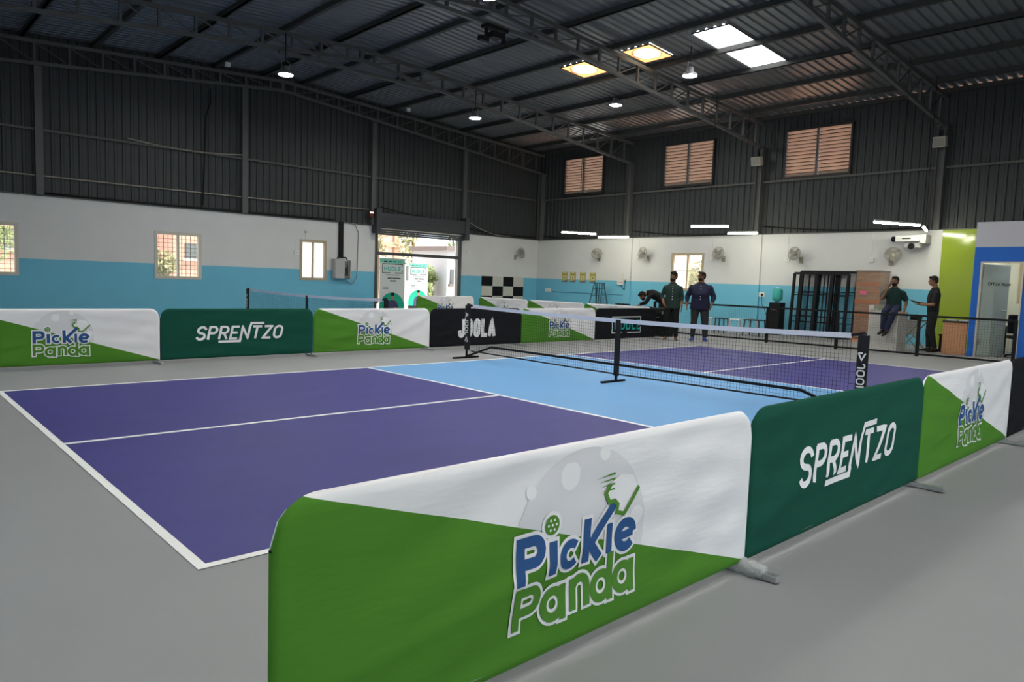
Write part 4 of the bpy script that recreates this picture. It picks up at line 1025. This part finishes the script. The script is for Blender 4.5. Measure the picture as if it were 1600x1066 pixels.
# ------------------------------------------------------------------ printed standees
def standee(loc, rz, label, faint=False):
    t = empty('roll_up_banner', loc, label, 'banner', 'roll-up banners', rz)
    W = 1.04; H = 2.0
    bn = MB().b2((-W/2, -.004, .06), (W/2, .004, H)).build('sheet', mat('banner_grey', (.50, .53, .52), .6), t)
    MB().b2((-W/2-.02, -.09, 0), (W/2+.02, .09, .07)).build('base', galv_m, t, bevel=.01); MB().b2((-W/2, -.012, H-.02), (W/2, .012, H+.012)).build('top_bar', galv_m, t); MB().tube([(0, .05, .06), (0, .05, H)], .012, 6).build('pole', galv_m, t)
    y = -.006
    def pr(n, m): return n, m
    b = MB(); poly(b, [(-W/2+.002, 1.86), (W/2-.002, 1.82), (W/2-.002, H-.022), (-W/2+.002, H-.022)], y); b.build('top_band', mat('banner_mint', (.16, .46, .36), .6), bn)
    b = MB(); L, xe = word([('T', .5), ('H', .5), ('I', .1), ('S', .5)], 0, 0, .03, .01, .01)
    b = MB()
    for k in range(4): ribbons(b, [[(-.36+.19*k, 1.90), (-.36+.19*k+.14, 1.90)]], .03, y-.002)
    b.build('small_print', black_m, bn)
    b = MB(); L, xe = word([('H', .75), ('U', .75), ('D', .75), ('L', .65), ('E', .65)], -.33, 1.60, .12, .03, .058); ribbons(b, L, .03, y-.003, .01); b.build('lettering', mat('banner_teal', (.03, .36, .28), .6), bn)
    b = MB(); ribbons(b, [[(-.10, 1.52), (-.41, 1.52), (-.41, 1.82), (.41, 1.82), (.41, 1.74)], [(.1, 1.52), (.41, 1.52), (.41, 1.62)]], .026, y-.002, .01)
    ribbons(b, [[(-.28, 1.45), (.3, 1.45)]], .014, y-.002); ribbons(b, [[(-.2, 1.34), (-.02, 1.34)], [(.0, 1.34), (.34, 1.34)]], .035, y-.002); ribbons(b, [[(-.1, 1.25), (.16, 1.25)]], .035, y-.002)
    ribbons(b, [[(-.40, 1.04), (-.16, 1.04)], [(-.40, .99), (-.16, .99)]], .02, y-.002); b.build('frame_print', black_m, bn)
    b = MB(); cx = 0; pts = [(-W/2+.003, .07)]+[(.52*cos(a)*.99, .36+.5*sin(a)) for a in [pi*(1-k/18) for k in range(19)]]+[(W/2-.003, .07)]; poly(b, pts, y-.0005); b.build('green_shape', mat('banner_green', (.01, .30, .20), .6), bn)
    b = MB(); poly(b, [(-.26, .07), (-.22, .45), (-.15, .56), (-.05, .60), (.10, .60), (.18, .55), (.27, .40), (.26, .30), (.16, .30), (.15, .07)], y-.003); b.build('printed_shirt', mat('banner_shirt', (.05, .045, .11), .6), bn)
    b = MB(); disc(b, .02, .73, .07, .10, y-.004); poly(b, [(-.01, .60), (.06, .60), (.05, .66), (.0, .66)], y-.004); poly(b, [(.08, .28), (.28, .26), (.28, .34), (.08, .35)], y-.004); b.build('printed_skin', mat('banner_skin', (.30, .15, .09), .6), bn)
    b = MB(); disc(b, .02, .80, .08, .06, y-.005); b.build('printed_hair', black_m, bn)
    b = MB(); poly(b, [(-W/2+.003, .07), (W/2-.003, .07), (W/2-.003, .16), (-W/2+.003, .2)], y-.0045); b.build('dark_band', black_m, bn)
    return t
standee((12.40, 17.3, 0), radians(3), 'tall roll-up banner with teal lettering standing inside the doorway')
standee((16.8, 22.0, 0), radians(3), 'sunlit roll-up banner standing outside the doorway')

# ------------------------------------------------------------------ outdoors
conc = mat('outdoor_paving', (.60, .58, .54), .8, var=.1, scale=2); soil = mat('red_soil', (.52, .27, .17), .9, var=.15, scale=2)
tag(MB().b2((-40, YF+.2, -.25), (60, 70, -.05)).build('exterior_ground', conc), 'pale paving outside the doorway', 'ground', kind='structure')
tag(MB().b2((-40, -40, -.25), (XR+.2, YN-.2, -.05)).build('exterior_ground', conc), 'pale paving behind the camera', 'ground', kind='structure')
tag(MB().b2((XR+.2, -40, -.25), (60, YF+.2, -.05)).build('exterior_ground', soil), 'reddish soil outside the right wall', 'ground', kind='structure')
def leaves(m, c, r, n, s=.12, rnd=random):
    for _ in range(n):
        while True:
            p = Vector((rnd.uniform(-1, 1), rnd.uniform(-1, 1), rnd.uniform(-1, 1)))
            if p.length < 1: break
        p = Vector((p.x*r[0], p.y*r[1], p.z*r[2]))+Vector(c)
        a = Vector((rnd.gauss(0, 1), rnd.gauss(0, 1), rnd.gauss(0, 1))).normalized(); b = a.orthogonal().normalized(); k = s*rnd.uniform(.6, 1.4)
        m.quad(p-a*k, p+b*k*.45, p+a*k, p-b*k*.45)
leaf_m = mat('leaf_green', (.26, .31, .14), .6, trans=.35); leaf2 = mat('leaf_olive', (.34, .33, .17), .6, trans=.35); bark = mat('bark', (.16, .11, .07), .9)
def tree(x, y, h, cr, lab, m, n=1500, low=.4):
    t = empty('tree', (x, y, -.05), lab, 'tree', 'trees outside the hall')
    MB().tube([(0, 0, 0), (.1, .05, h*.35), (-.05, 0, h*.7)], [.16, .12, .05], 8).build('trunk', bark, t, True)
    g = MB()
    for k in range(6): leaves(g, (random.uniform(-cr, cr)*.6, random.uniform(-cr, cr)*.6, h*(low+.1*k)), (cr*.6, cr*.6, h*.14), n//6)
    o = g.build('leaves', m, t); 
tree(19.1, 24.6, 2.7, .65, 'leafy tree outside, left of the grey cabin beyond the doorway', leaf_m, 1500, .15)
tree(21.4, 29, 6.2, 1.0, 'olive tree with hanging foliage in the middle of the doorway view', leaf2, 1300, .45)
tree(19.4, 29.5, 6.2, .9, 'olive tree with hanging foliage at the left of the doorway view', leaf2, 1100, .42)
tree(24.3, 29.2, 5.2, 1.3, 'bushy tree rising behind the grey outdoor cabin', leaf_m, 1300, .5)
tree(6.9, 23.5, 3.0, .65, 'bushy tree outside the two-pane gridded window', leaf2, 1300, .15)
tree(2.4, 26.5, 4.4, .9, 'tree outside the leftmost gridded window', leaf_m, 1000, .5)
tree(24.5, 12.9, 3.4, 1.2, 'leafy tree outside the window behind the men', leaf2, 1800, .1)
beige = mat('building_cream', (.60, .55, .47), .8, var=.05); brick = mat('building_brick', (.46, .26, .19), .8, var=.1); pale = mat('building_white', (.72, .71, .68), .8)
def building(x0, y0, x1, y1, h, m, lab, wins, trim):
    t = empty('building', ((x0+x1)/2, y0, -.05), lab, 'building', 'buildings outside the hall'); o = Vector(t.location)
    MB().b2(Vector((x0, y0, -.05))-o, Vector((x1, y1, h))-o).build('walls', m, t)
    MB().b2(Vector((x0-.2, y0-.2, h))-o, Vector((x1+.2, y1, h+.2))-o).build('parapet', trim, t)
    for (a, b, c, d) in wins:
        fo = MB().b2(Vector((a, y0-.04, c))-o, Vector((b, y0+.01, d))-o).build('window', mat('outdoor_pane', (.10, .11, .11), .8, spec=.1), t); MB().b2(Vector((a-.1, y0-.12, c-.12))-o, Vector((b+.1, y0, c))-o).build('sill', trim, fo)
building(17.0, 33, 23.2, 40, 9, beige, 'cream building with brick coloured bands beyond the doorway', [(20.2, 20.9, 3.9, 5.0), (21.6, 22.3, 3.9, 5.0), (18.2, 19, 3.9, 5.0)], brick)
cb = bpy.data.objects['building']; o_ = -Vector(cb.location)
for z_ in (3.15, 6.0): MB().b2(Vector((16.9, 32.7, z_))+o_, Vector((23.3, 33.05, z_+.28))+o_).build('brick_band', brick, cb)
for x_ in (19.3, 22.7): MB().b2(Vector((x_, 32.8, -.05))+o_, Vector((x_+.35, 33.05, 9))+o_).build('pillar', brick, cb)
building(23.75, 33.4, 30, 40, 3.2, pale, 'white building with dark window beyond the doorway', [(23.95, 24.6, 1.2, 2.1), (24.8, 25.5, 1.7, 2.1)], beige)
building(-9, 31, 4.6, 38, 8, brick, 'brick red building outside the leftmost windows', [(-3, -1.6, 3, 4.5), (2.6, 3.1, 2.0, 2.8), (3.4, 3.9, 2.0, 2.8)], beige)
building(9.7, 31, 14.5, 38, 8, brick, 'brick red building outside the two-pane gridded window', [(10.2, 10.8, 1.9, 2.6), (11.6, 12.4, 1.9, 2.9)], beige)
building(19.95, 24.1, 22.6, 27, 2.75, mat('cabin_grey', (.40, .40, .42), .6), 'grey outdoor cabin with a barred window', [(20.15, 20.75, 1.15, 1.85)], mat('cabin_roof', (.16, .13, .12), .7))

# ------------------------------------------------------------------ people
def remesh(o, vox, smooth=4):
    md = o.modifiers.new('r', 'REMESH'); md.mode = 'VOXEL'; md.voxel_size = vox
    ms = o.modifiers.new('s', 'SMOOTH'); ms.iterations = smooth; ms.factor = .5
    dg = bpy.context.evaluated_depsgraph_get(); dg.update()
    me = bpy.data.meshes.new_from_object(o.evaluated_get(dg))
    old = o.data; mts = list(old.materials); o.modifiers.clear(); o.data = me
    me.materials.clear(); [me.materials.append(x) for x in mts]
    for p in me.polygons: p.use_smooth = True
skin_m = mat('skin', (.22, .105, .06), .55, var=.06, scale=12); hair_m = mat('hair', (.010, .008, .007), .6, bump=.4, bscale=120)
eye_w = mat('eye_white', (.5, .48, .45), .3)
def V(*a): return Vector(a)
def limb(m, a, b, c, r0, r1, r2):
    a, b, c = V(*a), V(*b), V(*c); P = []; Rr = []
    for i in range(6): P.append(a.lerp(b, i/6)); Rr.append(r0+(r1-r0)*i/6)
    for i in range(7): P.append(b.lerp(c, i/6)); Rr.append((r1+(r2-r1)*i/6)*(1+.10*sin(pi*min(1, i/3.0)) if i < 4 else 1))
    m.tube(P, Rr, 12)
def hand(m, wr, d, palm_n, thumb, curl=.5):
    wr = V(*wr); d = V(*d).normalized(); pn = (V(*palm_n)-d*V(*palm_n).dot(d)).normalized(); sd = d.cross(pn).normalized()
    if sd.dot(V(*thumb)) < 0: sd = -sd
    m.loft([(wr, sd, pn, .026, .020), (wr+d*.04, sd, pn, .038, .017), (wr+d*.085, sd, pn, .042, .014), (wr+d*.095, sd, pn, .038, .011)], 12)
    for k, (off, L) in enumerate(((.032, .068), (.011, .078), (-.011, .072), (-.032, .055))):
        p = wr+d*.085+sd*off; q = p+d*L*.45+pn*L*.1*curl+sd*off*.12; r = q+(d*(1-.6*curl)+pn*curl).normalized()*L*.32; s_ = r+(d*(1-curl)+pn*curl*1.3).normalized()*L*.28
        m.tube([p, q, r, s_], [.0095, .009, .0085, .007], 8)
    p = wr+d*.03+sd*.028
    m.tube([p, p+(sd+d*.8).normalized()*.035+pn*.008, p+(sd*.6+d).normalized()*.065+pn*.016], [.012, .0105, .008], 8)
def person(label, loc, ang, J, top, bottom, shoes, heavy=1.0, belly=0, hair=1.0, beard=True, head_yaw=0, head_pitch=0, sleeve=.55, glasses=False, feet_m=None, hsc=1.0, vox=.0085, collar=True, buttons=False, hem=0):
    """ang: world heading of the body's forward (+y local); J: joints in local coords (x = person's right)"""
    t = empty('person', loc, label, 'person', None, ang-pi/2)
    sp = [V(*p) for p in J['spine']]                       # pelvis, waist, chest, shoulders, neck
    lat = V(1, 0, 0)
    def torso(m, g, lo=0, hi=99):
        prof_ = [(0, .160, .112), (.25, .158, .112), (.5, .152, .112+belly*.6), (.62, .156, .114+belly), (.75, .165, .118+belly*.7), (1.0, .180, .120+belly*.3), (1.15, .172, .105), (1.25, .135, .090), (1.34, .085, .075), (1.42, .062, .065), (1.6, .056, .058)]
        # spine parameter: polyline sp[0]..sp[3] mapped 0..1.3, neck beyond
        def at(u):
            if u <= 1.3:
                f = u/1.3*(len(sp)-2); i = min(int(f), len(sp)-3); return sp[i].lerp(sp[i+1], f-i), (sp[i+1]-sp[i]).normalized()
            i = len(sp)-2; return sp[i].lerp(sp[i+1], (u-1.3)/.3), (sp[i+1]-sp[i]).normalized()
        S_ = []
        for u, rx, ry in prof_:
            if not (lo <= u <= hi): continue
            c, d = at(u); fw = d.cross(lat)*-1
            fw = lat.cross(d)*-1
            S_.append((c+(-lat.cross(d))*(-belly*.5 if .4 < u < .9 else 0)*-1, lat, lat.cross(d), rx*(heavy if u < 1.35 else 1)+g, ry*(heavy if u < 1.35 else 1)+g))
        m.loft(S_, 20)
    def legs(m, g, to=1.0):
        for s_ in ('r', 'l'):
            h, k, a = J['hip_'+s_], J['knee_'+s_], J['ank_'+s_]
            a2 = V(*k).lerp(V(*a), to)
            limb(m, h, k, a2, .086*heavy+g, .056*sqrt(heavy)+g, .040+g)
    def arms(m, g, to=1.0):
        for s_ in ('r', 'l'):
            h, k, a = V(*J['sh_'+s_])-(sp[-2]-sp[-3]).normalized()*.032, V(*J['el_'+s_]), V(*J['wr_'+s_])
            m.ell(h+V(0, 0, -.012), (.054*heavy+g, .054*heavy+g, .050*heavy+g))
            if to <= .5:
                e = h.lerp(k, to*2); limb(m, h, h.lerp(e, .5), e, .054*heavy+g, .050*heavy+g, .048*heavy+g*1.4)
            else: limb(m, h, k, k.lerp(a, (to-.5)*2), .048*heavy+g, .041*heavy+g, .028+g*(1.3 if to < 1 else 1))
    # body
    b = MB(); torso(b, 0); arms(b, 0); legs(b, 0)
    for s_ in ('r', 'l'):
        a, f = V(*J['ank_'+s_]), V(*J.get('toe_'+s_, (0, 1, 0))).normalized()
        hd = J.get('hand_'+s_); wr = V(*J['wr_'+s_]); el = V(*J['el_'+s_])
        d = V(*hd[0]) if hd else (wr-el); pn = hd[1] if hd else (-1 if s_ == 'r' else 1, 0, 0); th = hd[2] if hd else (0, 1, 0); cl = hd[3] if hd else .45
        hand(b, wr, d, pn, th, cl)
        up = J.get('sole_'+s_, V(0, 0, 1)); up = V(*up)
        c0 = a-up*.025
        b.loft([(c0-f*.07-up*.015, f.cross(up), up, .028, .025), (c0-f*.03-up*.01, f.cross(up), up, .035, .04), (c0+f*.05-up*.02, f.cross(up), up, .042, .032), (c0+f*.12-up*.03, f.cross(up), up, .045, .022), (c0+f*.17-up*.035, f.cross(up), up, .035, .014)], 12)
    # head
    nk = sp[-1]; Hd = Matrix.Rotation(head_yaw, 3, 'Z') @ Matrix.Rotation(head_pitch, 3, 'X')
    hc = V(*J['head']); s = hsc
    def hp(x, y, z): return hc+Hd @ V(x*s, y*s, z*s)
    b.ell(hp(0, -.012, .030), (.076*s, .094*s, .090*s), Hd); b.ell(hp(0, .022, -.045), (.058*s, .066*s, .070*s), Hd); b.ell(hp(0, .045, -.085), (.034*s, .032*s, .025*s), Hd)
    b.tube([nk-(hc-nk)*.2, hp(0, -.02, -.03)], [.060*sqrt(heavy), .054], 12)
    b.loft([(hp(0, .082, .018), Hd @ V(1, 0, 0), Hd @ V(0, 1, 0), .010, .012), (hp(0, .096, -.012), Hd @ V(1, 0, 0), Hd @ V(0, 1, 0), .015, .020), (hp(0, .086, -.026), Hd @ V(1, 0, 0), Hd @ V(0, 1, 0), .018, .012)], 10)
    for sx in (-1, 1): b.ell(hp(sx*.078, -.01, -.005), (.012*s, .022*s, .034*s), Hd)
    for sx in (-1, 1): b.ell(hp(sx*.03, .072, .034), (.024*s, .012*s, .009*s), Hd)
    bo = b.build('body', skin_m, t); remesh(bo, vox)
    e = MB(); [e.ell(hp(sx*.031, .079, .012), (.012, .008, .008), Hd, 10, 6) for sx in (-1, 1)]; eo = e.build('eyes', eye_w, t, True)
    e = MB(); [e.ell(hp(sx*.031, .0855, .012), (.006, .003, .006), Hd, 8, 5) for sx in (-1, 1)]; e.build('pupils', black_m, eo, True)
    e = MB(); e.ell(hp(0, .083, -.055), (.024, .008, .007), Hd, 12, 6); e.build('mouth', mat('lips', (.20, .07, .06), .5), t, True)
    # hair
    h = MB(); h.ell(hp(0, -.024, .045), (.084*s, .098*s, .092*s*hair), Hd); h.ell(hp(0, -.065, .0), (.070*s, .055*s, .075*s), Hd)
    h.ell(hp(0, .048, .098), (.062*s, .045*s, .028*s*hair), Hd)
    for sx in (-1, 1): h.ell(hp(sx*.072, -.005, .035), (.012*s, .03*s, .045*s), Hd)
    for sx in (-1, 1): h.ell(hp(sx*.031, .083, .037), (.021*s, .006*s, .005*s), Hd, 8, 5)
    ho = h.build('hair', hair_m, t); remesh(ho, .008, 2)
    if beard:
        h = MB(); h.ell(hp(0, .034, -.070), (.060*s, .060*s, .050*s), Hd); h.ell(hp(0, .055, -.092), (.040*s, .034*s, .030*s), Hd); h.ell(hp(0, .088, -.040), (.030*s, .008*s, .006*s), Hd)
        ho = h.build('beard', hair_m, t); remesh(ho, .008, 2)
    if glasses:
        h = MB()
        for sx in (-1, 1):
            h.tube([hp(sx*.033+.022*cos(a), .098, .012+.017*sin(a)) for a in [2*pi*k/14 for k in range(15)]], .003, 5, False); h.tube([hp(sx*.055, .096, .015), hp(sx*.082, .0, .015)], .003, 5)
        h.tube([hp(-.011, .1, .014), hp(.011, .1, .014)], .003, 5); h.build('glasses', black_m, t)
    # clothes
    c = MB(); torso(c, .016, 0, 1.45); arms(c, .012, sleeve)
    if hem:
        d = (sp[1]-sp[0]).normalized(); fw = lat.cross(d)
        c.loft([(sp[0]-d*hem, lat, fw, .172*heavy+.030, .118*heavy+.030), (sp[0]+d*.02, lat, fw, .164*heavy+.022, .114*heavy+belly*.5+.022), (sp[0]+d*.15, lat, fw, .156*heavy+.016, .112*heavy+belly+.016)], 20)
    so_ = c.build('shirt', top, t); remesh(so_, .011, 5)
    if buttons:
        c = MB()
        for k in range(6):
            p = sp[1].lerp(sp[3], -.1+.19*k); c.ell(p+V(0, .146+belly*(1.1 if k < 3 else .7)*1.2+.02*(heavy-1)*5-.004*k, 0), (.010, .006, .010), None, 8, 5)
        c.build('buttons', white_m, t, True)
    if collar:
        c = MB(); d = (sp[-1]-sp[-2]).normalized(); c.loft([(sp[-2].lerp(sp[-1], .12), lat, lat.cross(d), .086*sqrt(heavy), .082), (sp[-2].lerp(sp[-1], .55), lat, lat.cross(d), .072*sqrt(heavy), .074), (sp[-2].lerp(sp[-1], .5), lat, lat.cross(d), .062, .064)], 18); c.build('collar', top, t, True)
    c = MB(); legs(c, .018, .96); d = (sp[1]-sp[0]).normalized()
    c.loft([(sp[0]-d*.07, lat, lat.cross(d), .150*heavy+.014, .105*heavy+.014), (sp[0], lat, lat.cross(d), .162*heavy+.012, .115*heavy+.012), (sp[0].lerp(sp[1], .45), lat, lat.cross(d), .158*heavy+.010, .112*heavy+.012)], 20)
    po_ = c.build('trousers', bottom, t); remesh(po_, .011, 5)
    if shoes:
        for s_ in ('r', 'l'):
            a, f = V(*J['ank_'+s_]), V(*J.get('toe_'+s_, (0, 1, 0))).normalized(); up = V(*J.get('sole_'+s_, (0, 0, 1))); c0 = a-up*.03; sd = f.cross(up)
            c = MB(); c.loft([(c0-f*.085-up*.01, sd, up, .030, .036), (c0-f*.05, sd, up, .042, .052), (c0+f*.03-up*.005, sd, up, .048, .048), (c0+f*.11-up*.022, sd, up, .050, .030), (c0+f*.18-up*.03, sd, up, .040, .020), (c0+f*.20-up*.034, sd, up, .02, .012)], 14)
            sh_ = c.build('shoe', shoes, t); remesh(sh_, .009, 2)
    return t

def stand(sc=1.0, wid=1.0):
    J = dict(spine=[(0, 0, .93), (0, .005, 1.10), (0, .0, 1.27), (0, -.01, 1.44), (0, 0, 1.53)], head=(0, .03, 1.635),
        sh_r=(.185*wid, -.01, 1.39), el_r=(.235*wid, -.03, 1.12), wr_r=(.245*wid, .06, .88), sh_l=(-.185*wid, -.01, 1.39), el_l=(-.235*wid, -.03, 1.12), wr_l=(-.245*wid, .06, .88),
        hip_r=(.09*wid, 0, .90), knee_r=(.11*wid, .03, .50), ank_r=(.13*wid, -.01, .09), hip_l=(-.09*wid, 0, .90), knee_l=(-.11*wid, .03, .50), ank_l=(-.13*wid, -.01, .09), toe_r=(.25, 1, 0), toe_l=(-.25, 1, 0))
    return {k: ([tuple(c*sc for c in p) for p in v] if k == 'spine' else (tuple(c*sc for c in v) if not k.startswith('toe') else v)) for k, v in J.items()}
camang = math.atan2(-10.7, -15.5)          # heading from the men towards the camera
J = stand(1.0); J['el_r'] = (.27, -.06, 1.14); J['wr_r'] = (.20, .14, .93); J['hand_r'] = ((-.45, .55, -.6), (-1, 0, 0), (0, 1, .3), .6); J['wr_l'] = (-.24, .08, .88)
person('man in a dark green shirt with rolled sleeves standing barefoot, beside the man in navy', (14.35, 7.36, 0), camang-.05, J, mat('dark_green_shirt', (.022, .042, .034), .8), mat('black_trousers', (.010, .010, .011), .8), None, 1.06, .01, 1.15, True, -.75, 0, .72, buttons=True, hem=.10)
J = stand(1.02, 1.18); J['wr_l'] = (-.28, .12, .93); J['el_l'] = (-.33, -.05, 1.15); J['hand_l'] = ((.2, .5, -.8), (1, 0, 0), (0, 1, .3), .6); J['el_r'] = (.33, -.04, 1.14); J['wr_r'] = (.33, .12, .92)
person('heavy man in a navy shirt and blue shoes standing with glasses and beard', (14.98, 6.94, 0), camang-.05, J, mat('navy_shirt', (.020, .022, .050), .8), mat('grey_jeans', (.030, .031, .032), .8), mat('blue_shoe', (.05, .09, .32), .6), 1.36, .05, .85, True, -.95, 0, .85, True, buttons=True, hem=.13)
# bending man: facing image-left
JB = dict(spine=[(0, -.10, .93), (0, .03, 1.06), (0, .18, 1.14), (0, .34, 1.17), (0, .42, 1.15)], head=(0, .50, 1.08), sh_r=(.18, .30, 1.13), el_r=(.22, .40, .90), wr_r=(.12, .56, .84), sh_l=(-.18, .30, 1.13), el_l=(-.22, .40, .90), wr_l=(-.12, .56, .84),
    hand_r=((0, .4, -1), (-1, 0, 0), (0, 1, .3), .6), hand_l=((0, .4, -1), (1, 0, 0), (0, 1, .3), .6),
    hip_r=(.09, -.08, .90), knee_r=(.11, -.02, .49), ank_r=(.12, -.06, .09), hip_l=(-.09, -.08, .90), knee_l=(-.11, -.02, .49), ank_l=(-.12, -.06, .09))
left = radians(129)
person('man in black bending over the equipment cases behind the others', (16.08, 8.98, 0), left, JB, mat('black_top', (.010, .010, .011), .8), mat('black_trousers', (.01, .01, .01)), mat('dark_shoe', (.012, .011, .011), .6), 1.0, 0, 1.1, True, 0, -.75, .98)
# seated man on the counter, phone at his right ear
JS = dict(spine=[(0, 0, 1.06), (0, .0, 1.20), (0, .01, 1.35), (0, .02, 1.51), (0, .04, 1.59)], head=(0, .07, 1.69), sh_r=(.185, .02, 1.46), el_r=(.25, .16, 1.26), wr_r=(.13, .17, 1.51), sh_l=(-.185, .02, 1.46), el_l=(-.27, -.02, 1.20), wr_l=(-.25, .12, 1.00),
    hand_r=((-.25, -.25, 1), (-1, 0, 0), (0, 1, .2), .7), hand_l=((.1, .8, -.4), (0, 0, -1), (1, 0, 0), .35),
    hip_r=(.09, .06, 1.04), knee_r=(.13, .42, .96), ank_r=(.15, .40, .52), hip_l=(-.09, .06, 1.04), knee_l=(-.06, .43, .93), ank_l=(.06, .44, .50), toe_r=(.35, 1, -.25), toe_l=(.3, 1, -.3))
sa = math.atan2(-6.4, -18.5)
person('seated man in dark green on the white counter, phone at his ear', (17.52, 3.16, 0), sa-.12, JS, mat('green_tee', (.012, .035, .030), .8), mat('blue_jeans', (.022, .026, .060), .8), mat('dark_shoe', (.012, .011, .011)), 1.0, .01, 1.0, True, -.25, 0, .42)
pt = empty('mobile_phone', Vector((17.52, 3.16, 0))+Matrix.Rotation(sa-.12-pi/2, 3, 'Z') @ Vector((.092, .10, 1.63)), 'dark mobile phone at the ear of the seated man', 'phone', None, sa-.12-pi/2)
MB().b2((-.005, -.035, -.075), (.005, .035, .075)).build('case', black_m, pt, bevel=.003)
# man with tablet, in profile facing image-left
LT = radians(117); JT = stand(1.06); JT['el_r'] = (.24, .06, 1.14); JT['wr_r'] = (.12, .32, 1.20); JT['el_l'] = (-.25, .05, 1.16); JT['wr_l'] = (-.12, .30, 1.15); JT['hand_r'] = ((-.3, .9, .1), (0, 0, 1), (1, 0, 0), .3); JT['hand_l'] = ((.2, .9, .1), (0, 0, 1), (-1, 0, 0), .3)
JT['head'] = (0, .05, 1.73); JT['ank_r'] = (.1, .02, .09); JT['ank_l'] = (-.1, -.08, .09)
person('man in a black T-shirt and dark jeans standing in profile with a tablet', (18.3, 2.52, 0), LT, JT, mat('black_tee', (.010, .010, .012), .8), mat('dark_jeans', (.016, .016, .018), .8), mat('dark_shoe', (.012, .011, .011)), 1.0, .01, 1.05, False, 0, -.08, .42)
pt = empty('tablet', Vector((18.3, 2.52, 0))+Matrix.Rotation(LT-pi/2, 3, 'Z') @ Vector((0, .44, 1.235)), 'tablet held flat by the man in black', 'tablet', None, LT-pi/2); pt.rotation_euler = (radians(14), 0, LT-pi/2)
MB().b2((-.13, -.12, -.005), (.13, .14, .004)).build('case', black_m, pt, bevel=.003); MB().b2((-.12, -.11, .004), (.12, .13, .006)).build('paper', pm, pt)
